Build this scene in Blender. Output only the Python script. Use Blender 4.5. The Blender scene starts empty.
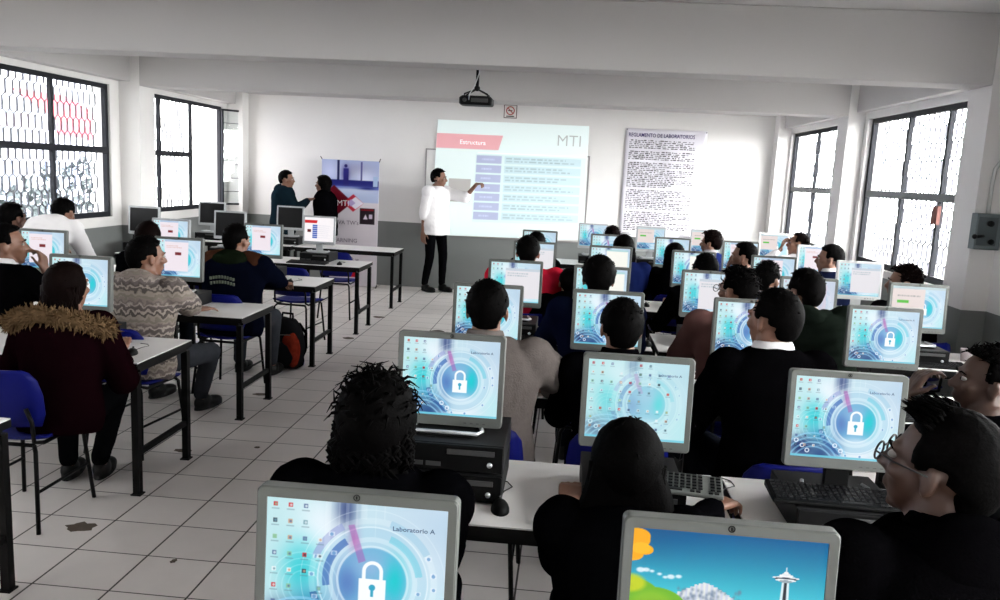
import bpy, bmesh, math, random
import numpy as np
from mathutils import Vector, Matrix, noise
random.seed(7)
PI = math.pi
SC = bpy.context.scene
COL = SC.collection
V = Vector

# ------------------------------------------------------------------ materials
def lin(c):
    return tuple((x/12.92 if x <= .04045 else ((x+.055)/1.055)**2.4) for x in c)
MATS = {}
def mat(name, rgb, rough=.6, metal=0., spec=.5, bump=0., bscale=40., var=0., vscale=6., srgb=False, coat=0.):
    if name in MATS: return MATS[name]
    if srgb: rgb = lin(rgb)
    m = bpy.data.materials.new(name); m.use_nodes = True
    nt = m.node_tree; b = nt.nodes['Principled BSDF']
    b.inputs['Base Color'].default_value = (*rgb, 1)
    b.inputs['Roughness'].default_value = rough
    b.inputs['Metallic'].default_value = metal
    b.inputs['Specular IOR Level'].default_value = spec
    b.inputs['Coat Weight'].default_value = coat
    tc = nt.nodes.new('ShaderNodeTexCoord')
    if var:
        n = nt.nodes.new('ShaderNodeTexNoise'); n.inputs['Scale'].default_value = vscale; n.inputs['Detail'].default_value = 4
        nt.links.new(tc.outputs['Object'], n.inputs['Vector'])
        r = nt.nodes.new('ShaderNodeMix'); r.data_type = 'RGBA'
        r.inputs[6].default_value = (*[c*(1-var) for c in rgb], 1)
        r.inputs[7].default_value = (*[min(1, c*(1+var)) for c in rgb], 1)
        nt.links.new(n.outputs['Fac'], r.inputs[0]); nt.links.new(r.outputs[2], b.inputs['Base Color'])
    if bump:
        n = nt.nodes.new('ShaderNodeTexNoise'); n.inputs['Scale'].default_value = bscale; n.inputs['Detail'].default_value = 3
        nt.links.new(tc.outputs['Object'], n.inputs['Vector'])
        bp = nt.nodes.new('ShaderNodeBump'); bp.inputs['Strength'].default_value = bump; bp.inputs['Distance'].default_value = .01
        nt.links.new(n.outputs['Fac'], bp.inputs['Height']); nt.links.new(bp.outputs['Normal'], b.inputs['Normal'])
    MATS[name] = m
    return m

def wall_mat():
    m = mat('painted_wall', (.72, .715, .70), .75, bump=.08, bscale=60)
    nt = m.node_tree; b = nt.nodes['Principled BSDF']
    g = nt.nodes.new('ShaderNodeNewGeometry'); s = nt.nodes.new('ShaderNodeSeparateXYZ')
    nt.links.new(g.outputs['Position'], s.inputs[0])
    c = nt.nodes.new('ShaderNodeMath'); c.operation = 'GREATER_THAN'; c.inputs[1].default_value = 1.01
    nt.links.new(s.outputs['Z'], c.inputs[0])
    n = nt.nodes.new('ShaderNodeTexNoise'); n.inputs['Scale'].default_value = 1.7; n.inputs['Detail'].default_value = 5
    nt.links.new(g.outputs['Position'], n.inputs['Vector'])
    lo = nt.nodes.new('ShaderNodeMix'); lo.data_type = 'RGBA'
    lo.inputs[6].default_value = (.15, .16, .157, 1); lo.inputs[7].default_value = (.19, .20, .195, 1)
    hi = nt.nodes.new('ShaderNodeMix'); hi.data_type = 'RGBA'
    hi.inputs[6].default_value = (.70, .68, .67, 1); hi.inputs[7].default_value = (.77, .755, .74, 1)
    for k in (lo, hi): nt.links.new(n.outputs['Fac'], k.inputs[0])
    x = nt.nodes.new('ShaderNodeMix'); x.data_type = 'RGBA'
    nt.links.new(c.outputs[0], x.inputs[0]); nt.links.new(lo.outputs[2], x.inputs[6]); nt.links.new(hi.outputs[2], x.inputs[7])
    nt.links.new(x.outputs[2], b.inputs['Base Color'])
    return m

def floor_mat():
    m = bpy.data.materials.new('floor_tiles'); m.use_nodes = True
    nt = m.node_tree; b = nt.nodes['Principled BSDF']; L = nt.links.new
    g = nt.nodes.new('ShaderNodeNewGeometry'); s = nt.nodes.new('ShaderNodeSeparateXYZ'); L(g.outputs['Position'], s.inputs[0])
    def M(op, a, bb=None, **k):
        n = nt.nodes.new('ShaderNodeMath'); n.operation = op
        for i, v in enumerate((a, bb)):
            if v is None: continue
            if isinstance(v, (int, float)): n.inputs[i].default_value = v
            else: L(v, n.inputs[i])
        return n.outputs[0]
    def groove(sock, off, pitch, w):
        u = M('DIVIDE', M('ADD', sock, off), pitch)
        f = M('FRACT', u)
        d = M('MINIMUM', f, M('SUBTRACT', 1.0, f))
        return M('LESS_THAN', M('MULTIPLY', d, pitch), w), M('FLOOR', u)
    gx, ix = groove(s.outputs['X'], 1.91+34.5, .3455, .0046)
    gy, iy = groove(s.outputs['Y'], 32.15-3.68, .3215, .0034)
    gr = M('MAXIMUM', gx, gy)
    cv = nt.nodes.new('ShaderNodeCombineXYZ'); L(ix, cv.inputs[0]); L(iy, cv.inputs[1])
    wn = nt.nodes.new('ShaderNodeTexWhiteNoise'); wn.noise_dimensions = '2D'; L(cv.outputs[0], wn.inputs['Vector'])
    n = nt.nodes.new('ShaderNodeTexNoise'); n.inputs['Scale'].default_value = 5; n.inputs['Detail'].default_value = 8; n.inputs['Roughness'].default_value = .65
    L(g.outputs['Position'], n.inputs['Vector'])
    fac = M('ADD', M('MULTIPLY', wn.outputs['Value'], .35), M('MULTIPLY', n.outputs['Fac'], .65))
    t = nt.nodes.new('ShaderNodeMix'); t.data_type = 'RGBA'
    t.inputs[6].default_value = (.64, .595, .575, 1); t.inputs[7].default_value = (.82, .775, .755, 1)
    L(fac, t.inputs[0])
    x = nt.nodes.new('ShaderNodeMix'); x.data_type = 'RGBA'; x.inputs[7].default_value = (.022, .013, .012, 1)
    L(gr, x.inputs[0]); L(t.outputs[2], x.inputs[6]); L(x.outputs[2], b.inputs['Base Color'])
    L(M('ADD', M('MULTIPLY', n.outputs['Fac'], .25), .25), b.inputs['Roughness'])
    bp = nt.nodes.new('ShaderNodeBump'); bp.inputs['Strength'].default_value = .4; bp.inputs['Distance'].default_value = .002; bp.invert = True
    L(gr, bp.inputs['Height']); L(bp.outputs['Normal'], b.inputs['Normal'])
    return m

def glass_mat():
    m = bpy.data.materials.new('window_glass'); m.use_nodes = True
    nt = m.node_tree; nt.nodes.clear()
    o = nt.nodes.new('ShaderNodeOutputMaterial'); t = nt.nodes.new('ShaderNodeBsdfTransparent'); g = nt.nodes.new('ShaderNodeBsdfGlossy')
    t.inputs[0].default_value = (.95, .97, .97, 1); g.inputs['Roughness'].default_value = .03
    x = nt.nodes.new('ShaderNodeMixShader'); x.inputs[0].default_value = .06
    nt.links.new(t.outputs[0], x.inputs[1]); nt.links.new(g.outputs[0], x.inputs[2]); nt.links.new(x.outputs[0], o.inputs[0])
    return m

def attr_mat(name, emis, base=.0, rough=.35):
    m = bpy.data.materials.new(name); m.use_nodes = True
    nt = m.node_tree; b = nt.nodes['Principled BSDF']
    a = nt.nodes.new('ShaderNodeAttribute'); a.attribute_name = 'Col'
    if base:
        mx = nt.nodes.new('ShaderNodeMix'); mx.data_type = 'RGBA'; mx.inputs[0].default_value = base
        mx.inputs[6].default_value = (0, 0, 0, 1); nt.links.new(a.outputs['Color'], mx.inputs[7]); nt.links.new(mx.outputs[2], b.inputs['Base Color'])
    else: b.inputs['Base Color'].default_value = (.01, .01, .01, 1)
    b.inputs['Roughness'].default_value = rough; b.inputs['Specular IOR Level'].default_value = .1
    if emis:
        nt.links.new(a.outputs['Color'], b.inputs['Emission Color']); b.inputs['Emission Strength'].default_value = emis
    return m

WALL = wall_mat(); FLOOR = floor_mat(); GLASS = glass_mat()
CEIL = mat('ceiling_paint', (.66, .65, .64), .8, bump=.05)
BEAM = mat('beam_paint', (.47, .455, .45), .8, bump=.06, bscale=30)
SILVER = mat('silver_plastic', (.095, .10, .094), .5, spec=.3)
SILVERL = mat('pale_plastic', (.34, .35, .36), .4)
WHITEP = mat('white_plastic', (.75, .76, .76), .4)
BLACKP = mat('black_plastic', (.0028, .0028, .003), .5, spec=.12)
DARKP = mat('dark_grey_plastic', (.006, .006, .0065), .55, spec=.15)
GREYP = mat('grey_plastic', (.035, .035, .036), .5)
KEYS = mat('keycaps', (.004, .004, .005), .5, spec=.2)
KEYSL = mat('pale_keycaps', (.35, .35, .34), .5)
LAM = mat('white_laminate', (.74, .72, .71), .32, var=.03, vscale=3)
EDGE = mat('black_edge_band', (.003, .0028, .0028), .5, spec=.12)
STEEL = mat('black_steel', (.0028, .0025, .0025), .5, spec=.12)
BLUE = mat('blue_shell_plastic', (.002, .004, .10), .5, spec=.12)
FRAME = mat('dark_window_steel', (.012, .013, .018), .5, spec=.2)
FRAMEG = mat('grey_window_steel', (.10, .11, .115), .45)
GRILLE = mat('grille_iron', (.045, .045, .06), .6)
LOGO = mat('logo_grey', (.55, .56, .58), .3, .6)
OFFSCR = mat('dark_screen', (.003, .003, .0035), .4, spec=.15)
CABLE = mat('black_cable', (.01, .01, .01), .5)
SKIN = mat('skin', (.17, .078, .048), .5, var=.06, vscale=20)
SKIN_SHADED = mat('skin_backlit', (.060, .028, .018), .5, var=.06, vscale=20)  # skin of the two right foreground people, backlit shade mixed into its colour
HAIR = mat('black_hair', (.0011, .0009, .0009), .65, spec=.02, bump=.2, bscale=160)
HAIRB = mat('dark_brown_hair', (.0032, .0015, .0013), .65, spec=.02, bump=.25, bscale=160)
EYEW = mat('eye_white', (.30, .28, .26), .3); EYEB = mat('eye_dark', (.01, .006, .005), .2)
SHOE = mat('black_shoe', (.004, .004, .004), .5, spec=.2); SOLE = mat('white_sole', (.5, .5, .48), .6)

# ------------------------------------------------------------------ mesh builder
class MB:
    def __init__(s): s.v = []; s.f = []; s.m = []; s.sm = []
    def add(s, vs, fs, mi=0, smooth=False, M=None):
        o = len(s.v)
        s.v += [tuple(M @ V(p)) if M is not None else tuple(p) for p in vs]
        s.f += [tuple(i+o for i in f) for f in fs]; s.m += [mi]*len(fs); s.sm += [smooth]*len(fs)
        return s
    def box(s, c, d, mi=0, M=None, rz=0):
        x, y, z = d[0]/2, d[1]/2, d[2]/2
        R = Matrix.Rotation(rz, 3, 'Z')
        vs = [R @ V((a*x, b*y, e*z)) + V(c) for a in (-1, 1) for b in (-1, 1) for e in (-1, 1)]
        fs = [(0, 1, 3, 2), (4, 6, 7, 5), (0, 4, 5, 1), (2, 3, 7, 6), (0, 2, 6, 4), (1, 5, 7, 3)]
        return s.add(vs, fs, mi, False, M)
    def b2(s, x0, x1, y0, y1, z0, z1, mi=0):
        return s.box(((x0+x1)/2, (y0+y1)/2, (z0+z1)/2), (abs(x1-x0), abs(y1-y0), abs(z1-z0)), mi)
    def rings(s, rings, mi=0, smooth=True, cap=True, closed=True, M=None):
        n = len(rings[0]); vs = [p for r in rings for p in r]; fs = []
        for i in range(len(rings)-1):
            for j in range(n if closed else n-1):
                a = i*n+j; b = i*n+(j+1) % n
                fs.append((a, b, b+n, a+n))
        if cap:
            fs.append(tuple(reversed(range(n)))); fs.append(tuple(range((len(rings)-1)*n, len(rings)*n)))
        return s.add(vs, fs, mi, smooth, M)
    def tube(s, pts, r, mi=0, seg=8, cap=True, M=None):
        pts = [V(p) for p in pts]; rr = r if isinstance(r, (list, tuple)) else [r]*len(pts)
        rings = []; prev = None
        for i, p in enumerate(pts):
            d = (pts[min(i+1, len(pts)-1)]-pts[max(i-1, 0)])
            if d.length < 1e-9: d = V((0, 0, 1))
            d.normalize()
            a = prev if prev is not None else (V((0, 0, 1)) if abs(d.z) < .9 else V((1, 0, 0)))
            u = (a - d*a.dot(d)); u.normalize(); w = d.cross(u); prev = u
            rings.append([p + (u*math.cos(t)+w*math.sin(t))*rr[i] for t in [2*PI*k/seg for k in range(seg)]])
        return s.rings(rings, mi, True, cap, True, M)
    def ell(s, c, r, R=None, mi=0, nu=14, nv=9, M=None):
        c = V(c); vs = []; fs = []
        for i in range(1, nv):
            t = PI*i/nv
            for j in range(nu):
                a = 2*PI*j/nu; p = V((r[0]*math.sin(t)*math.cos(a), r[1]*math.sin(t)*math.sin(a), r[2]*math.cos(t)))
                vs.append(c+(R @ p if R is not None else p))
        top = len(vs); p = V((0, 0, r[2])); vs.append(c+(R @ p if R is not None else p)); p = V((0, 0, -r[2])); vs.append(c+(R @ p if R is not None else p))
        for i in range(nv-2):
            for j in range(nu):
                a = i*nu+j; b = i*nu+(j+1) % nu; fs.append((a, a+nu, b+nu, b))
        for j in range(nu):
            fs.append((top, j, (j+1) % nu)); k = (nv-2)*nu; fs.append((top+1, k+(j+1) % nu, k+j))
        return s.add(vs, fs, mi, True, M)
    def cap(s, p0, r0, p1, r1, mi=0, seg=12):
        p0 = V(p0); p1 = V(p1); d = p1-p0; L = d.length; d.normalize()
        pts = []; rr = []
        for k in range(4): t = PI/2*k/4; pts.append(p0-d*r0*math.cos(t)); rr.append(max(r0*math.sin(t), r0*.05))
        pts.append(p0); rr.append(r0); pts.append(p1); rr.append(r1)
        for k in range(3, -1, -1): t = PI/2*k/4; pts.append(p1+d*r1*math.cos(t)); rr.append(max(r1*math.sin(t), r1*.05))
        return s.tube(pts, rr, mi, seg)
    def prism(s, poly, y0, y1, mi=0, M=None):   # poly in XZ, extruded along Y
        n = len(poly)
        vs = [(x, y0, z) for x, z in poly]+[(x, y1, z) for x, z in poly]
        fs = [tuple(range(n)), tuple(reversed(range(n, 2*n)))]+[((i+1) % n, i, i+n, (i+1) % n+n) for i in range(n)]
        return s.add(vs, fs, mi, False, M)
    def build(s, name, mats, parent=None, bevel=0, bseg=2, recalc=True):
        me = bpy.data.meshes.new(name)
        me.from_pydata(s.v, [], s.f)
        if not isinstance(mats, (list, tuple)): mats = [mats]
        for m in mats: me.materials.append(m)
        me.polygons.foreach_set('material_index', s.m); me.polygons.foreach_set('use_smooth', s.sm)
        if recalc:
            bm = bmesh.new(); bm.from_mesh(me); bmesh.ops.recalc_face_normals(bm, faces=bm.faces); bm.to_mesh(me); bm.free()
        me.update()
        o = bpy.data.objects.new(name, me); COL.objects.link(o)
        if parent is not None: o.parent = parent
        if bevel:
            b = o.modifiers.new('bevel', 'BEVEL'); b.width = bevel; b.segments = bseg; b.limit_method = 'ANGLE'; b.angle_limit = .7
        return o

def tag(o, label=None, cat=None, group=None, kind=None):
    if label: o['label'] = label
    if cat: o['category'] = cat
    if group: o['group'] = group
    if kind: o['kind'] = kind
    return o
def thing(name, label, cat, loc=(0, 0, 0), rz=0, group=None):
    o = bpy.data.objects.new(name, None); o.empty_display_size = .05; COL.objects.link(o)
    o.location = loc; o.rotation_euler = (0, 0, rz)
    return tag(o, label, cat, group)
KIDS = {}
def copy_tree(o, parent=None):
    c = o.copy(); COL.objects.link(c); c.parent = parent
    for ch in [x for x in list(COL.objects) if x.parent == o]: copy_tree(ch, c)
    return c
def struct(name, mb, m, parent=None, bevel=0):
    o = mb.build(name, m, parent, bevel)
    if parent is None: o['kind'] = 'structure'
    return o
def text_mesh(s, size, loc, mt, parent=None, name='lettering', rot=(PI/2, 0, 0), align='LEFT', ext=.0006, bold=0., sx=1.):
    cu = bpy.data.curves.new(name, 'FONT'); cu.body = s; cu.size = size; cu.align_x = align; cu.extrude = ext; cu.offset = bold; cu.resolution_u = 2
    t = bpy.data.objects.new('tmp_text', cu); COL.objects.link(t)
    dg = bpy.context.evaluated_depsgraph_get(); me = bpy.data.meshes.new_from_object(t.evaluated_get(dg))
    bpy.data.objects.remove(t); me.name = name
    me.materials.clear(); me.materials.append(mt)
    o = bpy.data.objects.new(name, me); COL.objects.link(o); o.parent = parent; o.location = loc; o.rotation_euler = rot; o.scale = (sx, 1, 1)
    return o

# ------------------------------------------------------------------ picture canvas -> coloured grid mesh
class Canvas:
    def __init__(s, w, h, col):
        s.w, s.h = w, h; s.a = np.zeros((h, w, 3)); s.a[:] = col
        s.y, s.x = np.mgrid[0:h, 0:w].astype(float); s.x = s.x/(w-1); s.y = s.y/(h-1); s.asp = w/h
        s.px = 1./w
    def blend(s, m, col):
        m = np.clip(m, 0, 1)[..., None]; s.a = s.a*(1-m)+np.array(col)*m
    def rect(s, x0, y0, x1, y1, col, al=1.):
        e = s.px; m = np.clip((s.x-x0)/e+.5, 0, 1)*np.clip((x1-s.x)/e+.5, 0, 1)*np.clip((s.y-y0)/e/s.asp+.5, 0, 1)*np.clip((y1-s.y)/e/s.asp+.5, 0, 1)
        s.blend(m*al, col)
    def d(s, cx, cy): return np.sqrt((s.x-cx)**2+((s.y-cy)/s.asp)**2)
    def disc(s, cx, cy, r, col, al=1., soft=None):
        e = soft or s.px; s.blend(np.clip((r-s.d(cx, cy))/e+.5, 0, 1)*al, col)
    def ring(s, cx, cy, r, w, col, al=1., a0=None, a1=None):
        d = np.abs(s.d(cx, cy)-r); m = np.clip((w/2-d)/s.px+.5, 0, 1)
        if a0 is not None:
            an = np.degrees(np.arctan2((s.y-cy)/s.asp, s.x-cx)) % 360; m = m*(((an-a0) % 360) < ((a1-a0) % 360))
        s.blend(m*al, col)
    def blob(s, cx, cy, rx, ry, col, al=1.):
        q = ((s.x-cx)/rx)**2+((s.y-cy)/ry)**2; s.blend(np.exp(-q)*al, col)
    def poly(s, pts, col, al=1.):
        m = np.ones_like(s.x); n = len(pts)
        for i in range(n):
            (x0, y0), (x1, y1) = pts[i], pts[(i+1) % n]
            nx, ny = -(y1-y0), (x1-x0); L = math.hypot(nx, ny); m = m*np.clip(((s.x-x0)*nx+(s.y-y0)*ny)/L/s.px+.5, 0, 1)
        s.blend(m*al, col)
    def textlines(s, x0, y0, x1, y1, n, col, rng, al=.6, ragged=.3):
        h = (y1-y0)/n
        for i in range(n):
            x = x0; xe = x1-(x1-x0)*ragged*rng.random()
            while x < xe:
                w = rng.uniform(.012, .05)*(x1-x0)/.5; s.rect(x, y0+i*h+h*.2, min(x+w, xe), y0+i*h+h*.72, col, al*rng.uniform(.6, 1)); x += w+.012*(x1-x0)/.5
    def mesh(s, name, W, H):   # facing -Y, centred in x, z from 0..H
        w, h = s.w, s.h; me = bpy.data.meshes.new(name)
        co = np.zeros((h*w, 3)); gy, gx = np.mgrid[0:h, 0:w].astype(float); co[:, 0] = ((gx/(w-1)-.5)*W).ravel(); co[:, 2] = ((1-gy/(h-1))*H).ravel()
        i = np.arange((h-1)*(w-1)); r = i//(w-1); c = i % (w-1); a = r*w+c
        f = np.stack([a+w, a+w+1, a+1, a], 1)
        me.vertices.add(h*w); me.vertices.foreach_set('co', co.ravel())
        me.loops.add(f.size); me.loops.foreach_set('vertex_index', f.ravel().astype(np.int32))
        me.polygons.add(len(f)); me.polygons.foreach_set('loop_start', np.arange(0, f.size, 4, dtype=np.int32))
        me.update(calc_edges=True)
        ca = me.color_attributes.new('Col', 'FLOAT_COLOR', 'POINT')
        al = np.ones((h*w, 4)); x = np.clip(s.a.reshape(-1, 3), 0, 1)
        al[:, :3] = np.where(x <= .04045, x/12.92, ((x+.055)/1.055)**2.4)
        ca.data.foreach_set('color', al.ravel().astype(np.float32))
        return me

SCRW, SCRH = .338, .270
def lock_wall(w, h, icons=4, seed=1):
    rng = random.Random(seed); c = Canvas(w, h, (.76, .90, .92))
    c.blend(np.clip(c.x*1.3-.3, 0, 1)*.8, (.80, .86, .94))
    c.blob(.92, .15, .25, .2, (.72, .82, .90), .8); c.blob(.80, .50, .12, .3, (.90, .95, .97), .8)
    c.blob(.30, .20, .14, .22, (.93, .96, .99), .9); c.blob(.20, .50, .11, .20, (.10, .78, .82), .8); c.blob(.26, .72, .10, .10, (.15, .62, .78), .7)
    c.blob(.10, .88, .13, .13, (.03, .12, .36), .95); c.blob(.30, 1.0, .14, .22, (.04, .20, .45), .9); c.blob(.43, .86, .07, .12, (.08, .30, .58), .8)
    c.blob(.66, .98, .22, .10, (.90, .93, .97), .9); c.blob(.96, .85, .15, .25, (.74, .92, .94), .8)
    c.blob(.44, .05, .06, .16, (.10, .16, .40), .75); c.blob(.40, .25, .04, .12, (.92, .95, .98), .7)
    cx, cy = .60, .54
    c.disc(cx, cy, .31, (.62, .80, .90), .45, .03); c.disc(cx, cy, .19, (.25, .60, .80), .55, .02); c.blob(cx+.12, cy-.02, .06, .15, (.05, .80, .82), .9)
    c.blob(cx-.14, cy+.02, .07, .14, (.30, .42, .72), .7); c.blob(cx-.02, cy-.10, .10, .08, (.60, .72, .88), .6); c.blob(cx+.02, cy+.24, .15, .06, (.85, .92, .97), .7)
    for r, wd, al in ((.195, .012, .55), (.235, .028, .35), (.305, .008, .6), (.34, .034, .22), (.40, .004, .4)):
        c.ring(cx, cy, r, wd, (.94, .98, 1), al)
    for r, a0, a1, col in ((.26, 170, 235, (.14, .32, .66)), (.26, 290, 350, (.45, .80, .88)), (.34, 110, 165, (.06, .26, .55)), (.34, 200, 240, (.55, .60, .82)), (.34, 285, 330, (.60, .78, .88))):
        c.ring(cx, cy, r, .04, col, .6, a0, a1)
    for k in range(4): c.ring(.22, .62, .09+.035*k, .007, (.85, .97, 1), .28)
    for k in range(4): c.ring(.22, 1.12, .20+.045*k, .016, (.60, .85, .97), .55)
    for k in range(7): c.rect(.34+.05*k+rng.uniform(-.02, .02), 0, .358+.05*k, rng.uniform(.1, .4), (.95, .98, 1), .22)
    c.poly([(.455, .16), (.49, .15), (.56, .40), (.52, .42)], (.66, .34, .68), .5); c.blob(.49, .26, .03, .08, (.72, .30, .62), .35)
    for k in range(16):
        a = rng.uniform(0, 2*PI); r = rng.choice((.26, .34, .34)); x, y = cx+r*math.cos(a), cy+r*math.sin(a)*c.asp; q = rng.uniform(.010, .018)
        c.rect(x-q, y-q, x+q, y+q*.8, (.94, .97, 1), .6); c.disc(x, y, q*.6, (.25, .50, .75), .6)
    for x, y in ((.11, .86), (.16, .92), (.42, .84), (.48, .90), (.05, .80)): c.ring(x, y, .018, .010, (.93, .96, 1), .9)
    # padlock
    if icons <= 5:
        c.ring(cx, cy-.07, .048, .020, (.97, .99, 1), 1, 180, 360); c.rect(cx-.058, cy-.07, cx-.038, cy, (.97, .99, 1)); c.rect(cx+.038, cy-.07, cx+.058, cy, (.97, .99, 1))
        c.rect(cx-.075, cy-.015, cx+.075, cy+.15, (.97, .99, 1)); c.disc(cx, cy+.045, .018, (.20, .65, .78)); c.rect(cx-.008, cy+.045, cx+.008, cy+.11, (.20, .65, .78))
    if icons > 5: c.blend(np.ones_like(c.x)*.5, (.72, .90, .91))
    cols = [(.88, .92, .94), (.2, .28, .34), (.45, .62, .68), (.93, .96, .97), (.35, .45, .62), (.55, .75, .60), (.80, .62, .5)]
    nr = 8
    for i in range(icons):
        for j in range(nr):
            if icons > 5 and (rng.random() < .2 or (i > 6 and j < 5 and rng.random() < .6)): continue
            if icons <= 5 and (i > 2 and j > 5 or rng.random() < .06*i): continue
            x = .035+i*(.095 if icons > 5 else .085); y = .035+j*.115
            cc = (.80, .16, .18) if (i < 2 and j == 0) or rng.random() < (.10 if icons > 5 else .05) else rng.choice(cols)
            c.rect(x, y, x+.024, y+.030, cc, .9); c.disc(x+.014, y+.016, .007, rng.choice(cols), .8); c.rect(x-.010, y+.044, x+.034, y+.052, (.35, .48, .55), .45)
    c.rect(0, .972, 1, 1, (.45, .80, .88), .9)
    return c
def window_wall(w, h, kind=0):
    c = lock_wall(w, h, 3, 3)
    rng = random.Random(kind)
    if kind == 0: c.rect(.30, .20, 1, .90, (.90, .89, .91)); c.rect(.30, .14, 1, .20, (.78, .82, .86)); c.textlines(.34, .24, .9, .36, 2, (.5, .6, .65), rng, .5)
    if kind == 1: c.rect(.0, .06, .62, .70, (.90, .85, .84)); c.rect(.0, 0, 1, .06, (.75, .82, .84)); c.rect(.10, .34, .32, .41, (.35, .75, .25)); c.textlines(.1, .2, .55, .27, 1, (.5, .5, .5), rng, .6)
    if kind == 2: c.rect(.18, .06, .72, .86, (.93, .89, .92)); c.rect(.18, .0, .72, .06, (.70, .78, .88)); c.rect(.42, .34, .56, .42, (.45, .08, .12)); c.textlines(.22, .15, .6, .24, 2, (.8, .6, .55), rng, .6)
    if kind == 3: c.rect(.40, .10, .95, .95, (.97, .97, .94)); c.rect(.40, .05, .95, .10, (.7, .85, .86))
    if kind == 4: c.a = c.a*.55+np.array((.80, .76, .82))*.45; c.rect(.2, .1, .85, .9, (.82, .78, .84), .8)
    return c
def slide(w, h, big=False):
    bg = (.89, .94, .935) if big else (.97, .95, .96); c = Canvas(w, h, bg); rng = random.Random(5)
    c.poly([(0, .115), (.44, .115), (.415, .24), (0, .24)], (.90, .66, .68) if big else (.80, .10, .14))
    if big:
        c.blob(.45, .8, .5, .4, (.87, .945, .935), .5); c.rect(.10, .50, .245, .70, (.70, .69, .68))
        c.rect(.27, .28, .99, .87, (.80, .88, .89), .5)
        c.rect(.28, .262, .97, .272, (.97, .99, .985), .7)
    else: c.rect(.10, .50, .22, .62, (.35, .05, .08))
    for k in range(7):
        y = .305+k*.083 if not big else .29+k*.082
        c.rect(.275, y, .44, y+.066, (.68, .71, .82) if big else (.25, .38, .72))
        if big: c.rect(.46, y, .96, y+.064, (.74, .84, .87), .7)
        c.textlines(.47, y+.008, .95, y+.056, 2, (.56, .66, .68) if big else (.7, .72, .78), rng, .6 if big else .5)
        if big:c.textlines(.31, y+.018, .40, y+.05, 1, (.80, .83, .92), rng, .9, .3)
    return c
def sky_wall(w, h):
    c = Canvas(w, h, (.10, .55, .72)); c.y = c.y*1.62; c.asp = c.asp/1.0; t = c.y[..., None]/1.15
    c.a = np.array((.03, .36, .58))*(1-np.clip(t*1.5, 0, 1))+np.array((.30, .83, .88))*np.clip(t*1.5, 0, 1)
    c.blob(.0, 0, .35, .3, (.04, .30, .52), .5)
    org = (.98, .68, .12)
    for x, y, r in ((.0, .14, .09), (.03, .235, .055), (.065, .245, .045), (.0, .30, .06), (.02, .1, .07)): c.disc(x, y*1.0, r, org)
    c.disc(.045, .23, .05, (1, .76, .18), .8)
    for x, y, r in ((.05, .47, .022), (.08, .465, .018), (.11, .475, .012), (.15, .50, .012), (.21, .52, .02), (.25, .51, .016), (.18, .53, .012)): c.disc(x, y, r, (.95, .98, 1), .85, .012)
    c.poly([(.20, .75), (.38, .55), (.60, .75)][::-1], (.88, .90, .93)) if False else None
    for k in range(60):
        f = k/59; x = .20+.42*f; top = .555+abs(f-.45)**1.25*.55
        m = np.clip((.007-np.abs(c.x-x))/c.px+.5, 0, 1)*(c.y > top+.008*math.sin(k*2.1)); c.blend(m, (.86+.06*math.sin(k*1.7), .88+.05*math.sin(k*1.7), .91))
    for k in range(60):
        rr = random.Random(k); x = rr.uniform(.25, .58); y = rr.uniform(.62, .8); c.blob(x, y, .008, .02, (.42, .50, .60), .6)
    for x, y, r in ((.0, .72, .16), (.13, .82, .17), (-.05, .6, .09)): c.disc(x, y+.04, r, (.45, .72, .18))
    c.disc(.0, .62, .08, (.85, .85, .15), .8, .03); c.disc(.12, .82, .1, (.62, .80, .2), .5, .05)
    # observation tower
    X = .80
    c.poly([(X-.018, .46), (X+.018, .46), (X+.030, 1), (X-.030, 1)], (.86, .93, .95)); c.poly([(X-.007, .46), (X+.007, .46), (X+.012, 1), (X-.012, 1)], (.15, .18, .22))
    for y, rx, col in ((.425, .072, (.95, .96, .97)), (.435, .062, (.25, .28, .33)), (.45, .055, (.93, .95, .96)), (.462, .035, (.6, .66, .7)), (.40, .038, (.96, .97, .98)), (.385, .022, (.90, .92, .94)), (.37, .012, (.95, .95, .95))):
        q = np.maximum(0, 1-((c.x-X)/rx)**2-((c.y-y)/.016)**2); c.blend(np.clip(q*8, 0, 1), col)
    c.rect(X-.003, .31, X+.003, .37, (.9, .92, .94))
    return c
SCR = {}
def scr(kind):
    if kind in SCR: return SCR[kind]
    if kind == 'lock_hi': c = lock_wall(300, 240)
    elif kind == 'icons': c = lock_wall(220, 176, 9, 8)
    elif kind == 'sky': c = sky_wall(300, 240)
    elif kind == 'slide': c = slide(120, 96)
    elif kind == 'lock': c = lock_wall(130, 104)
    else: c = window_wall(120, 96, int(kind[3:]))
    me = c.mesh('screen_picture', SCRW, SCRH); me.materials.append(SCRMAT); SCR[kind] = me
    return me
SCRMAT = attr_mat('lit_screen', .95, 0, .3)

# ------------------------------------------------------------------ room
XL, XR, YB, YF, ZC, ZB = -5.3, 3.13, 12.35, -3.2, 3.13, 2.635
WT = .22
mb = MB().b2(XL-WT, XR+WT, YF-.2, YB+.2, -.12, 0); fl = struct('floor', mb, FLOOR)
mb = MB().b2(XL-WT, XR+WT, YF-.2, YB+.2, ZC, ZC+.15); struct('ceiling', mb, CEIL)
mb = MB().b2(XL-WT, XR+WT, YB, YB+.2, 0, ZC); struct('wall_back', mb, WALL)
mb = MB().b2(XL-WT, XR+WT, YF-.2, YF, 0, ZC); struct('wall_rear', mb, WALL)
def side_wall(name, x0, x1, wins, z0, z1):
    mb = MB(); y = YF
    for a, b in wins:
        mb.b2(x0, x1, y, a, 0, ZC); mb.b2(x0, x1, a, b, 0, z0); mb.b2(x0, x1, a, b, z1, ZC); y = b
    mb.b2(x0, x1, y, YB, 0, ZC)
    return struct(name, mb, WALL)
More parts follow.
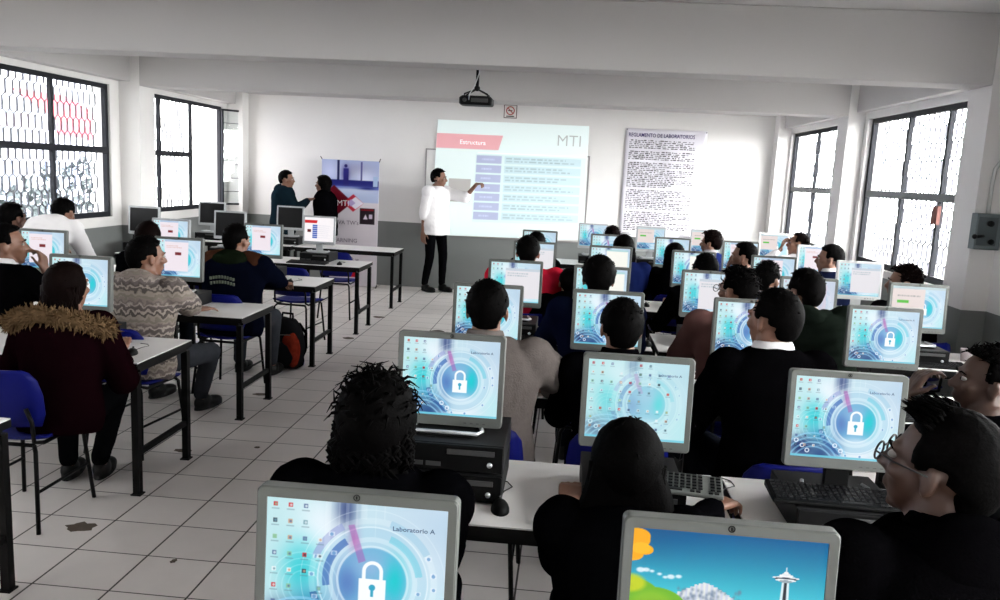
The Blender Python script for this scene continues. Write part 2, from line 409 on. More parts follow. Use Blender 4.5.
LW = [(-2.6, -.2), (.25, 2.85), (3.5, 5.95), (6.5, 8.96), (9.6, 11.98)]
RW = [(-2.6, -.2), (.25, 2.85), (3.5, 5.2), (6.55, 9.06), (9.55, 12.07)]
side_wall('wall_left', XL-WT, XL, LW, 1.12, 2.62)
side_wall('wall_right', XR, XR+WT, RW, 1.08, 2.61)
# concrete pillars and beams
nb = 0
for i, y in enumerate((.1, 3.15, 6.15, 9.15, 12.12)):
    d = .34 if i < 4 else .23
    mb = MB().b2(XL, -5.05, y, y+d, 0, ZC); struct('trim_%d' % (i*3+1), mb, WALL)
    mb = MB().b2(2.95, XR, y, y+d, 0, ZC); struct('trim_%d' % (i*3+2), mb, WALL)
    mb = MB().b2(-5.05, 2.95, y, y+(.30 if i < 4 else .23), ZB if i < 4 else 2.86, ZC); struct('trim_%d' % (i*3+3), mb, BEAM, None, .008)
# longitudinal edge beams over the windows
mb = MB().b2(XL, -5.16, YF, YB, 2.68, ZC); struct('trim_16', mb, BEAM, None, .006)
mb = MB().b2(3.03, XR, YF, YB, 2.68, ZC); struct('trim_17', mb, BEAM, None, .006)
# conduit strip on back wall
# stains on the floor
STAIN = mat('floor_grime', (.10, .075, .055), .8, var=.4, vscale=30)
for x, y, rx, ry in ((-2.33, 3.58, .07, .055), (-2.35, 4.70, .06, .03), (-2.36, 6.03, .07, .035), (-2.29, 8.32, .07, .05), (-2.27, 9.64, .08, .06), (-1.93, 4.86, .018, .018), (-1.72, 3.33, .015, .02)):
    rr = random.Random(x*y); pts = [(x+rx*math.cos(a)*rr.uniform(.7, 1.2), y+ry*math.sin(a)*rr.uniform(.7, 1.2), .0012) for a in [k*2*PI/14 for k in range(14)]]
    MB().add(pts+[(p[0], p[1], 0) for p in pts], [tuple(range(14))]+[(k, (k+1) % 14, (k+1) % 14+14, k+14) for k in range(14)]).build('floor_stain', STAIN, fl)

# windows
wn = 0
def window(side, y0, y1, z0, z1, zt, mull, fr, detail=True, skip=None):
    global wn; wn += 1
    sg = -1 if side == 'L' else 1
    X = (XL-.05) if side == 'L' else (XR+.07)
    w = bpy.data.objects.new('window_%d' % wn, None); COL.objects.link(w); w['kind'] = 'structure'; w.location = (X, (y0+y1)/2, z0)
    oy, oz = (y0+y1)/2, z0
    mb = MB(); t = .05
    mb.b2(-.025, .025, y0-oy, y0-oy+t, 0, z1-oz).b2(-.025, .025, y1-oy-t, y1-oy, 0, z1-oz).b2(-.024, .024, y0-oy, y1-oy, 0, .06).b2(-.024, .024, y0-oy, y1-oy, z1-oz-.05, z1-oz)
    mb.build('window_frame', fr, w)
    for m in mull: MB().b2(-.02, .02, m-oy-.022, m-oy+.022, .06, z1-oz-.05).build('mullion', fr, w)
    MB().b2(-.027, .027, y0-oy+t, (skip[0] if skip else y1-t)-oy, zt-oz-.035, zt-oz+.035).build('transom', FRAMEG if side == 'R' else fr, w)
    ed = [y0+t]+list(mull)+[y1-t]
    for a, b in zip(ed, ed[1:]):
        if skip and a >= skip[0]-.05: continue
        MB().b2(-.003, .003, a-oy, b-oy, .06, z1-oz-.05).build('pane', GLASS, w)
    # lattice security grille of stacked hexagon chains outside the glass
    mb = MB(); cw, ch = .105, .155; gx = sg*.10; r = .0085
    end = (skip[0] if skip else y1)
    ny = int((end-y0)/cw); nz = int((z1-z0)/ch)+1
    for i in range(ny+1):
        yy = y0+i*cw-oy
        for k in range(nz):
            zb = k*ch; off = (k % 2)*cw/2
            za, zc = zb+.02, min(zb+ch-.02, z1-oz)
            if za > z1-oz: continue
            if yy+off < end-oy: mb.box((gx, yy+off, (za+zc)/2), (r*1.6, r*2, zc-za))
            for q in (-1, 1):
                a = V((gx, yy+off, zc)); b = V((gx, yy+off+q*cw/2, zb+ch+.02))
                if b.z < z1-oz and y0-oy <= b.y <= end-oy and a.y < end-oy: mb.tube([a, b], r, 0, 4, False)
    mb.build('security_grille', GRILLE, w)
    return w
for i, (a, b) in enumerate(LW):
    if i == 4: wl = window('L', a, b, 1.12, 2.62, 1.88, (10.14, 11.02), FRAME, skip=(11.02,))
    elif i == 3: window('L', a, b, 1.12, 2.62, 1.88, (7.12, 7.97), FRAME)
    else: window('L', a, b, 1.12, 2.62, 1.88, ((a+b)/2,), FRAME)
for i, (a, b) in enumerate(RW):
    mu = {3: (7.28, 8.11), 4: (10.10, 10.98)}.get(i, ((a+b)/2,))
    w = window('R', a, b, 1.08, 2.61, 1.82, mu, FRAME)
    if i == 3: MB().b2(-.05, -.02, 7.21-(a+b)/2, 7.31-(a+b)/2, .51, .67).build('latch_plate', mat('rust_red', (.12, .03, .02), .6), w)
# open casement leaf, swung against the corner pillar
lf = MB(); h = 1.44
lf.b2(0, .02, 0, .03, 0, h).b2(0, .02, .30, .33, 0, h).b2(0, .02, 0, .33, 0, .03).b2(0, .02, 0, .33, h-.03, h)
for k in range(1, 7): lf.b2(.005, .015, 0, .33, k*h/7-.004, k*h/7+.004)
o = lf.build('casement_leaf', FRAME, wl); o.location = (.06, 11.90-(LW[4][0]+LW[4][1])/2, .03); o.rotation_euler = (0, 0, -.62)
g = MB().b2(.008, .012, .03, .30, .03, h-.03).build('pane', GLASS, o)

# ------------------------------------------------------------------ outside
GR = mat('outdoor_paving', (.22, .215, .21), .9, var=.1, vscale=.6)
MB().b2(-40, XL-.6, -20, 45, -.9, -.6).build('ground', GR)['kind'] = 'structure'
MB().b2(XR+.6, 40, -20, 45, -.9, -.6).build('ground', GR)['kind'] = 'structure'
b = thing('outdoor_building', 'pale building beyond the left windows, washed out by daylight', 'building', (-15, 10, -.6))
MB().box((0, 0, 2.4), (4, 22, 4.8)).build('facade', mat('facade_grey', (.30, .31, .36), .8, var=.15, vscale=1), b)
MB().box((.3, 0, 4.9), (5, 22.6, .25)).build('roof_slab', mat('slab', (.5, .5, .52), .8), b)
mm = MB()
for k in range(9): mm.box((2.02, -9.5+k*2.4, 1.4), (.08, 1.3, 1.5))
mm.build('window', mat('far_pane', (.10, .13, .2), .3), b)
c = thing('awning', 'small red canvas awning seen through the left window lattice', 'awning', (-12.2, 18.2, -.6))
cm = MB(); cm.add([(0, -1.3, 3.75), (0, .6, 3.75), (1.0, 1.6, 2.9), (1.0, -1.3, 3.1), (1.0, 1.6, 2.6), (1.0, -1.3, 2.8)], [(0, 3, 2, 1), (3, 5, 4, 2)])
so = cm.build('canvas', mat('red_canvas', (.22, .008, .02), .8), c); q = so.modifiers.new('s', 'SOLIDIFY'); q.thickness = .02
for yy in (-1.2, 1.2): MB().tube([(.95, yy, 2.9), (.95, yy, 0)], .03).build('post', FRAMEG, c)
rr = random.Random(6)
for k, (x, y, r, l) in enumerate(((-9.2, 11.6, .75, 'bluish shrub outside below the left window, nearer the pillar'), (-9.6, 13.6, .9, 'bluish shrub outside the left window, behind its middle bar'), (-9.0, 9.6, .7, 'bluish shrub outside the left window, at the edge of the photo'), (-11.5, 18.0, 1.1, 'dark shrub seen through the window beside the open casement'))):
    t = thing('shrub', l, 'shrub', (x, y, -.6))
    fb = MB()
    for q in range(420):
        d = V((rr.gauss(0, 1), rr.gauss(0, 1), rr.gauss(0, 1))).normalized()*r*rr.uniform(.6, 1.05); a_ = V((rr.uniform(-1, 1), rr.uniform(-1, 1), rr.uniform(-1, 1))).normalized()*.11; b_ = a_.cross(d).normalized()*.06
        o_ = V((0, 0, r*1.15))+d; fb.add([o_-a_, o_+b_, o_+a_, o_-b_], [(0, 1, 2, 3)])
    fb.build('foliage', mat('shrub_leaf', (.012, .02, .022), .7), t, recalc=False); MB().tube([(0, 0, 0), (0, 0, r)], .05).build('stem', mat('bark', (.05, .035, .025), .8), t)

# ------------------------------------------------------------------ furniture prototypes
def make_table(x0, x1, y0, y1, label, group):
    t = thing('computer_table', label, 'table', ((x0+x1)/2, (y0+y1)/2, 0), 0, group)
    w, d = (x1-x0)/2, (y1-y0)/2
    MB().b2(-w, w, -d, d, .732, .75).build('tabletop', LAM, t)
    MB().b2(-w+.001, w-.001, -d-.0025, -d+.012, .712, .745).b2(-w+.001, w-.001, d-.012, d+.0025, .712, .745).b2(-w-.0025, -w+.012, -d, d, .712, .745).b2(w-.012, w+.0025, -d, d, .712, .745).build('edge_band', EDGE, t)
    f = MB(); a = .035
    f.b2(-w+.03, w-.03, -d+.01, -d+.045, .69, .73).b2(-w+.03, w-.03, d-.045, d-.01, .69, .73)
    for s in (-1, 1): f.b2(s*(w-.01), s*(w-.045), -d+.045, d-.045, .69, .73)
    f.build('apron_frame', STEEL, t)
    for s in (-1, 1):
        MB().b2(s*(w-.015), s*(w-.04), -d+.045, d-.045, .22, .25).build('cross_bar', STEEL, t)
        for q in (-1, 1):
            m = MB().b2(s*(w-.008), s*(w-.046), q*(d-.008), q*(d-.046), .006, .69)
            m.b2(s*(w+.0), s*(w-.056), q*(d-.0), q*(d-.056), 0, .007); m.build('leg', STEEL, t)
    return t
tab_L = [(2.40, 3.00), (3.98, 4.60), (5.36, 5.96), (6.99, 7.59), (8.52, 9.12), (10.28, 10.88)]
ordn = ['first', 'second', 'third', 'fourth', 'fifth', 'sixth', 'seventh']
for i, (a, b) in enumerate(tab_L):
    make_table(-3.60, -2.24, a, b, 'white-topped black steel table at the left aisle edge, %s from the camera' % ordn[i], 'tables of the left block')
    if i: make_table(-5.03, -3.64, a, b, 'white-topped black steel table by the left windows, %s from the camera' % ordn[i-1], 'tables of the left block')
tab_R = [(1.06, 1.66), (2.37, 2.97), (3.88, 4.48), (5.18, 5.78), (6.78, 7.38), (8.28, 8.88), (10.1, 10.7)]
for i, (a, b) in enumerate(tab_R):
    for j, (x0, x1) in enumerate(((-.62, .60), (.64, 1.86), (1.90, 2.94))):
        if i == 0 and j == 2: continue
        make_table(x0, x1, a, b, 'white-topped black steel table of the right block, %s row, %s' % (ordn[i], ('at the aisle end', 'in the middle', 'by the right wall')[j]), 'tables of the right block')

def make_chair():
    c = thing('plastic_chair', 'x', 'chair')
    # one shell: seat and curved back (grid surface)
    def shell(rows, nx, name):
        vs = []; fs = []
        for (y, z, w, dip) in rows:
            for i in range(nx+1):
                u = -1+2*i/nx; vs.append((u*w, y+(dip[1]*u*u), z+dip[0]*(u*u)))
        for r in range(len(rows)-1):
            for i in range(nx):
                a = r*(nx+1)+i; fs.append((a, a+1, a+nx+2, a+nx+1))
        o = MB().add(vs, fs, 0, True).build(name, BLUE, c, recalc=False)
        s = o.modifiers.new('s', 'SOLIDIFY'); s.thickness = .012; s.offset = 0
        return o
    shell([(.20, .425, .17, (0, -.02)), (.18, .447, .195, (.0, 0)), (.08, .448, .20, (.012, 0)), (-.05, .442, .205, (.018, 0)), (-.15, .445, .20, (.02, 0)), (-.19, .46, .19, (.02, 0))], 8, 'seat')
    shell([(-.19, .52, .18, (0, .045)), (-.205, .58, .205, (0, .05)), (-.225, .68, .21, (0, .05)), (-.245, .76, .20, (0, .045)), (-.255, .80, .175, (0, .035)), (-.258, .815, .14, (0, .03))], 8, 'backrest')
    for s in (-1, 1):
        MB().tube([(s*.15, .17, .425), (s*.17, .19, .40), (s*.20, .225, 0)], .0105).build('leg', STEEL, c)
        MB().tube([(s*.15, -.17, .425), (s*.17, -.19, .40), (s*.20, -.235, 0)], .0105).build('leg', STEEL, c)
        MB().tube([(s*.16, .17, .425), (s*.165, -.12, .425), (s*.165, -.19, .45), (s*.165, -.20, .55), (s*.14, -.205, .62)], .0105).build('side_tube', STEEL, c)
    for q in (-1, 1):
        MB().tube([(-.15, q*.17, .425), (.15, q*.17, .425)], .0105).build('cross_tube', STEEL, c)
        MB().tube([(q*.183, .205, .2), (q*.183, -.21, .2)], .008).build('side_bar', STEEL, c)
    return c
chair0 = make_chair(); chair_used = [False]
def chair(x, y, rz, label, group='blue plastic chairs'):
    if not chair_used[0]: c = chair0; chair_used[0] = True
    else: c = copy_tree(chair0)
    c.location = (x, y, 0); c.rotation_euler = (0, 0, rz); c['label'] = label; c['group'] = group
    return c

def rrect(x0, x1, z0, z1, r, n=4):
    p = []
    for cx, cz, a in ((x1-r, z1-r, 0), (x0+r, z1-r, 90), (x0+r, z0+r, 180), (x1-r, z0+r, 270)):
        for k in range(n+1): t = math.radians(a+90*k/n); p.append((cx+r*math.cos(t), cz+r*math.sin(t)))
    return p
MW, MH = .376, .325
def make_monitor(fr, zc, kind, W=1.0, detail=1):
    """base on the surface at z=0, panel bottom at zc; screen faces -Y"""
    m = thing('computer_monitor', 'x', 'monitor')
    w, h = MW/2, MH
    outer = rrect(-w, w, 0, h, .012); inner = rrect(-SCRW/2, SCRW/2, .035, .035+SCRH, .001)
    n = len(outer); pv = []
    tilt = Matrix.Translation((0, 0, zc)) @ Matrix.Rotation(math.radians(-4), 4, 'X')
    b = MB()
    rings = [[(x*.985, .022, z*.985+.0025) for x, z in outer], [(x, .018, z) for x, z in outer], [(x, -.010, z) for x, z in outer], [(x*.985, -.014, .0025+z*.985) for x, z in outer], [(x, -.013, z) for x, z in inner], [(x, -.0075, z) for x, z in inner]]
    b.rings(rings, 0, False, False, True, tilt)
    b.build('bezel', fr, m)
    bk = MB(); bk.rings([[(x*.985, .020, z*.985+.0025) for x, z in outer], [(x*.92, .034, h/2+(z-h/2)*.9) for x, z in outer], [(x*.6, .052, h/2+(z-h/2)*.6) for x, z in outer]], 0, True, True, True, tilt)
    bk.build('rear_shell', DARKP if fr is SILVER else fr, m)
    if kind == 'off':
        o = MB().prism(inner, -.0078, -.003).build('screen', OFFSCR, m)
    else:
        me = scr(kind); o = bpy.data.objects.new('screen', me); COL.objects.link(o); o.parent = m
    o.matrix_local = tilt @ (Matrix.Translation((0, -.0085, .035)) if kind != 'off' else Matrix())
    # logo ring and sticker, buttons
    lg = MB(); lg.tube([(.0055*math.cos(a), -.0145, h-.0085+.0055*math.sin(a)) for a in [k*PI/6 for k in range(13)]], .0011, 0, 5, False, tilt)
    lg.box((0, -.0143, h-.0085), (.003, .0012, .006), 0, tilt)
    lg.build('badge', DARKP if fr is SILVER else LOGO, m)
    bt = MB()
    for k in range(4): bt.box((.06+.022*k, -.0145, .014), (.010, .003, .004), 0, tilt)
    bt.build('button_row', GREYP, m)
    # stand
    ne = MB(); ne.b2(-.04, .04, .02, .045, .008, zc+.14); ne.b2(-.05, .05, .03, .06, zc+.06, zc+.22); ne.build('neck', BLACKP if fr is SILVER else fr, m, .004)
    ba = MB(); ba.rings([rr3(.115, .085, 0, 0), rr3(.115, .085, 0, .006), rr3(.10, .07, 0, .012)], 0, False, True)
    ba.build('stand_base', BLACKP if fr is SILVER else fr, m)
    hd = MB(); hd.tube([(-.10, .06, .013), (-.125, -.04, .013), (-.11, -.075, .013), (.11, -.075, .013), (.125, -.04, .013), (.10, .06, .013)], .007, 0, 6); hd.build('base_rim', LOGO if fr is SILVER else fr, m)
    return m
def rr3(a, b, y, z):
    return [(x, y+yy, z) for x, yy in rrect(-a, a, -b, b, .03)]
PROTO = {}
def monitor(x, y, zsurf, zc, kind, fr, label, group, rz=0):
    k = (fr.name, kind, round(zc, 3))
    if k not in PROTO: m = make_monitor(fr, zc, kind); PROTO[k] = m
    else: m = copy_tree(PROTO[k])
    m.location = (x, y, zsurf); m.rotation_euler = (0, 0, rz); m['label'] = label; m['group'] = group
    return m

def make_pc():
    p = thing('desktop_computer', 'x', 'computer')
    MB().b2(-.17, .17, -.15, .19, .004, .098).build('case_body', DARKP, p, .004)
    f = MB().b2(-.168, .168, -.162, -.1495, .006, .096); f.build('front_panel', BLACKP, p, .003)
    MB().b2(-.02, .14, -.1655, -.161, .064, .082).build('disc_drive', GREYP, p, .001)
    MB().b2(-.15, -.10, -.1645, -.161, .02, .035).b2(-.09, -.04, -.1645, -.161, .02, .035).build('port_strip', GREYP, p)
    b = MB(); b.tube([(.125, -.161, .035), (.125, -.167, .035)], .009, 0, 12); b.build('power_button', LOGO, p)
    return p
pc0 = make_pc(); pc_used = [False]
def pc(x, y, z, label, group, rz=0):
    c = copy_tree(pc0) if pc_used[0] else pc0
    pc_used[0] = True
    c.location = (x, y, z); c.rotation_euler = (0, 0, rz); c['label'] = label; c['group'] = group
    return c
def make_kb(dark):
    k = thing('keyboard', 'x', 'keyboard')
    b = MB(); b.add([(-.22, -.075, 0), (.22, -.075, 0), (.22, .075, 0), (-.22, .075, 0), (-.22, -.075, .012), (.22, -.075, .012), (.22, .075, .024), (-.22, .075, .024)],
        [(3, 2, 1, 0), (4, 5, 6, 7), (0, 1, 5, 4), (1, 2, 6, 5), (2, 3, 7, 6), (3, 0, 4, 7)])
    b.build('key_deck', BLACKP if dark else SILVER, k, .004)
    m = MB()
    for r in range(6):
        y = .058-r*.0225; z = .0235+(y-.075)*.08
        x = -.208
        while x < .20:
            w = .0165
            if r == 5 and -.12 < x < 0: w = .10
            if not (.085 < x < .10 or .15 < x < .16): m.box((x+w/2, y, z), (w-.003, .0165, .008))
            x += w+.0028
    m.build('keys', KEYS, k)
    return k
kb0 = make_kb(True); kb_used = [False]
def keyboard(x, y, z, rz, label, group):
    c = copy_tree(kb0) if kb_used[0] else kb0
    kb_used[0] = True
    c.location = (x, y, z); c.rotation_euler = (0, 0, rz); c['label'] = label; c['group'] = group
def make_mouse():
    m = thing('computer_mouse', 'x', 'mouse')
    rings = []
    for k, t in enumerate([0, .15, .3, .5, .7, .85, .97]):
        s = math.sqrt(max(.02, 1-t*t)); rings.append([(.031*s*math.cos(a)*(1-.08*math.sin(a)), .056*s*math.sin(a)-.004*t, .034*t) for a in [q*2*PI/20 for q in range(20)]])
    MB().rings(rings).build('shell', BLACKP, m)
    MB().tube([(-.004, .032, .0285), (.004, .032, .0285)], .008, 0, 12).build('scroll_wheel', GREYP, m)
    MB().tube([(0, .055, .008), (.0, .09, .003), (.02, .15, .003), (.05, .19, .003), (.035, .235, .003), (-.01, .26, .003)], .002, 0, 6).build('cord', CABLE, m)
    return m
ms0 = make_mouse(); ms_used = [False]
def mouse(x, y, z, rz, label, group='black corded mice'):
    c = copy_tree(ms0) if ms_used[0] else ms0
    ms_used[0] = True
    c.location = (x, y, z); c.rotation_euler = (0, 0, rz); c['label'] = label; c['group'] = group

# ------------------------------------------------------------------ people
def rot(ax, a): return Matrix.Rotation(a, 3, ax)
def remeshed(mb, name, m, parent, vox, smooth=3, tex=0., texs=.12):
    o = mb.build(name, m, parent, recalc=False)
    r = o.modifiers.new('remesh', 'REMESH'); r.mode = 'VOXEL'; r.voxel_size = vox; r.use_smooth_shade = True
    if smooth:
        q = o.modifiers.new('smooth', 'SMOOTH'); q.factor = .5; q.iterations = smooth
    if tex:
        t = bpy.data.textures.get('folds%d' % int(texs*100)) or bpy.data.textures.new('folds%d' % int(texs*100), 'CLOUDS'); t.noise_scale = texs
        d = o.modifiers.new('folds', 'DISPLACE'); d.texture = t; d.strength = tex; d.mid_level = .5; d.texture_coords = 'LOCAL'
    return o
TORSO = [(-.09, .150, .115), (-.03, .168, .122), (.05, .160, .112), (.14, .142, .102), (.24, .155, .110), (.33, .172, .115), (.39, .172, .102), (.43, .135, .085), (.46, .085, .068), (.49, .060, .060)]
def torso(mb, hip, up, fwd, side, infl=0., t0=-.09, t1=.5, puff=0., wide=1., hem=0.):
    rings = []; ts = [x[0] for x in TORSO]
    N = 14 if not puff else 60
    for i in range(N+1):
        t = t0+(t1-t0)*i/N
        rx = np.interp(t, ts, [x[1] for x in TORSO]); ry = np.interp(t, ts, [x[2] for x in TORSO])
        g = infl+(puff*abs(math.sin(t*52)) if puff and t < .44 else 0)+(hem*max(0, (.1-t)/.2))
        if t > .44: g = min(g, .014+infl*.4)
        c = hip+up*t+fwd*(-.012*math.sin(t*6))
        rings.append([c+side*(math.copysign(abs(math.cos(a))**.85, math.cos(a))*(rx*wide+g))+fwd*(math.sin(a)*(ry+g)) for a in [2*PI*k/22 for k in range(22)]])
    mb.rings(rings)
def ik(S, T, l1, l2, pole):
    d = T-S; L = d.length
    if L > (l1+l2)*.995: T = S+d*((l1+l2)*.995/L); d = T-S; L = d.length
    L = max(L, abs(l1-l2)+.02)
    a = (l1*l1-l2*l2+L*L)/(2*L); h = math.sqrt(max(0, l1*l1-a*a)); dn = d.normalized()
    p = pole-dn*pole.dot(dn); p.normalize()
    return S+dn*a+p*h, T
def hand(mb, W, d, n, side, curl=.5, point=False, k=1.):
    d = d.normalized(); n = (n-d*n.dot(d)).normalized(); l = d.cross(n)*side
    for u in (-.5, -.17, .17, .5):
        mb.cap(W+d*.008+l*u*.045, .0155, W+d*.085+l*u*.066, .0125, 0, 8)
    for i, (u, L) in enumerate(((.5, .072), (.17, .080), (-.17, .075), (-.5, .058))):
        c = curl*(1+.12*i)
        if point and i == 0: c = .05
        elif point: c = 1.0
        p = W+d*.088+l*u*.068; a = c*.5; r = .0092
        for s_, f in enumerate((.45, .32, .26)):
            dd = (d*math.cos(a)+n*math.sin(a)).normalized(); q = p+dd*L*f*1.05
            mb.cap(p, r, q, r*.92, 0, 8); p = q; r *= .92; a += c*.75
    p = W+d*.022+l*.030; dd = (d*.62+l*.72+n*.28).normalized(); q = p+dd*.045; mb.cap(p, .0135, q, .0105, 0, 8)
    dd = (d*.85+l*.30+n*.4*curl).normalized(); mb.cap(q, .0105, q+dd*.036, .008, 0, 8)
def head_prims(mb, Hm, k=1.):
    R = Hm.to_3x3(); P = lambda x, y, z: Hm @ V((x, y, z))
    mb.ell(P(0, -.014, .026), (.074, .094, .088), R)
    mb.ell(P(0, .024, -.022), (.060, .066, .078), R)
    mb.ell(P(0, .034, -.070), (.043, .046, .038), R)
    mb.ell(P(0, .058, -.098), (.020, .020, .014), R)           # chin
    mb.cap(P(0, .086, .010), .007, P(0, .104, -.026), .0115)    # nose
    mb.ell(P(.011, .092, -.030), (.008, .010, .007), R); mb.ell(P(-.011, .092, -.030), (.008, .010, .007), R)
    mb.cap(P(-.036, .074, .024), .011, P(.036, .074, .024), .011)  # brow
    mb.ell(P(.040, .058, -.020), (.022, .022, .018), R); mb.ell(P(-.040, .058, -.020), (.022, .022, .018), R)  # cheeks
    mb.ell(P(0, .081, -.056), (.023, .012, .006), R); mb.ell(P(0, .079, -.067), (.020, .012, .007), R)  # lips
    for s in (-1, 1):
        mb.ell(P(s*.077, -.008, -.008), (.008, .019, .030), R @ rot('Z', s*.35)); mb.ell(P(s*.078, -.004, -.030), (.007, .010, .012), R)
def sstep(a, b, x):
    t = min(1, max(0, (x-a)/(b-a))); return t*t*(3-2*t)
def hair_cap(Hm, style, seed, mt, parent, amp=.0, vol=1.):
    rr = random.Random(seed); nu, nv = 56, 36; vs = []; fs = []
    long_ = style in ('long', 'curly')
    off = V((seed*3.1, seed*1.7, 0))
    for i in range(nv+1):
        el = PI/2-PI*i/nv
        for j in range(nu):
            az = 2*PI*j/nu; a = abs((az+PI) % (2*PI)-PI)  # 0 = face
            d = V((math.sin(az)*math.cos(el), math.cos(az)*math.cos(el), math.sin(el)))
            rx, ry, rz_ = .087*vol, .108*vol, .103*vol
            if style in ('long', 'curly'): rx *= 1.06
            if el < 0: rz_ = .13
            r = 1/math.sqrt((d.x/rx)**2+(d.y/ry)**2+(d.z/rz_)**2)
            e = math.degrees(el); ad = math.degrees(a)
            hl = 38-6*math.cos(seed)           # hairline elevation at front
            zn = 52 if style == 'tuft' else 60
            zone = zn if e > -5 else zn+(75 if not long_ else 10)*sstep(-5, -30, e)
            face = sstep(zone+8, zone-8, ad)*sstep(hl+8, hl-8, e)
            low = sstep(-46, -62, e) if not long_ else sstep(-60, -80, e)
            ear = (1 if not long_ else 0)*sstep(22, 8, abs(ad-93))*sstep(2, -8, e)
            k = max(face, low, ear)
            nz = noise.noise(d*9+off)*.5+noise.noise(d*22+off)*.3+math.sin(az*34+noise.noise(d*6+off)*6)*.12
            r = r*(1+nz*(.045+amp))*(1-.24*k)
            vs.append(tuple(Hm @ (V((0, -.016, .026))+d*r)))
    for i in range(nv):
        for j in range(nu):
            a = i*nu+j; b = i*nu+(j+1) % nu; fs.append((a, a+nu, b+nu, b))
    mb = MB(); mb.add(vs, fs, 0, True)
    P = lambda x, y, z: Hm @ V((x, y, z))
    ns = {'short': 70, 'messy': 220, 'long': 8, 'curly': 150, 'tuft': 200}[style]
    for k in range(ns):          # loose locks that break the outline
        az = rr.uniform(0, 2*PI); el = rr.uniform(.15, 1.45)
        if style == 'tuft': az = rr.uniform(-1.3, 1.3); el = rr.uniform(.6, 1.3)
        if abs((az+PI) % (2*PI)-PI) < 1.1 and el < .7: el = .75
        d = V((math.sin(az)*math.cos(el), math.cos(az)*math.cos(el), math.sin(el)))
        p = V((0, -.016, .026))+V((d.x*.086*vol, d.y*.106*vol, d.z*.100*vol))
        L = {'short': .014, 'messy': .032, 'long': .02, 'curly': .04, 'tuft': .024}[style]*rr.uniform(.5, 1.3)
        tg = V((rr.uniform(-1, 1), rr.uniform(-1, 1), rr.uniform(-.6, .3))); tg = (tg-d*tg.dot(d)).normalized()
        if style == 'tuft': tg = V((rr.uniform(-.3, .3), 1, .1))
        pts = [p-d*.006, p+d*L*.35+tg*L*.3, p+d*L*.45+tg*L*.9]
        mb.tube([Hm @ q for q in pts], [.0042, .003, .0006] if style != 'curly' else [.0034, .0026, .0008], 0, 5)
    return mb
def back_hair(mb, Hm, world_up, length, width=.085, wavy=0., seed=1, flare=.18):
    rr = random.Random(seed); c0 = Hm @ V((0, -.045, .02)); R = Hm.to_3x3()
    fx = R @ V((1, 0, 0)); fy = R @ V((0, 1, 0)); rings = []
    N = 14
    for i in range(N+1):
        t = i/N; z = -t*(length+.05)
        w = width*(1+flare*math.sin(t*2.6))*(1 if t < .8 else 1-(t-.8)*1.8); dp = .055*(1-.35*t)
        c = c0+V((0, 0, z))-fy*(.012+.02*t)
        rings.append([c+fx*math.cos(a)*w*(1+.05*math.sin(9*a+t*4))+fy*math.sin(a)*dp+fx*wavy*math.sin(t*14+seed) for a in [2*PI*k/26 for k in range(26)]])
    mb.rings(rings)
    for k in range(3 if wavy > .007 else 0):
        p0 = c0-fx*(width*(1.08+.06*k))+V((0, 0, -.03*k)); mb.tube([p0+V((0, 0, -t*.2))+fx*.012*math.sin(t*13+k*2)-fx*.01*t for t in [q/12 for q in range(13)]], [.0045]*12+[.001], 0, 5)
    for k in range(60 if wavy else 34):
        a = rr.uniform(PI*.95, PI*2.05); u = V((math.cos(a), math.sin(a), 0))
        p0 = c0+fx*u.x*width*1.0+fy*u.y*.05
        pts = []; L = length*rr.uniform(.7, 1.1); ph = rr.uniform(0, 6)
        for i in range(7):
            t = i/6; pts.append(p0+V((0, 0, -t*L))+fx*(wavy*1.5*math.sin(t*11+ph)+u.x*.012*t)-fy*.03*t)
        mb.tube(pts, [.007]*5+[.005, .0012], 0, 6)

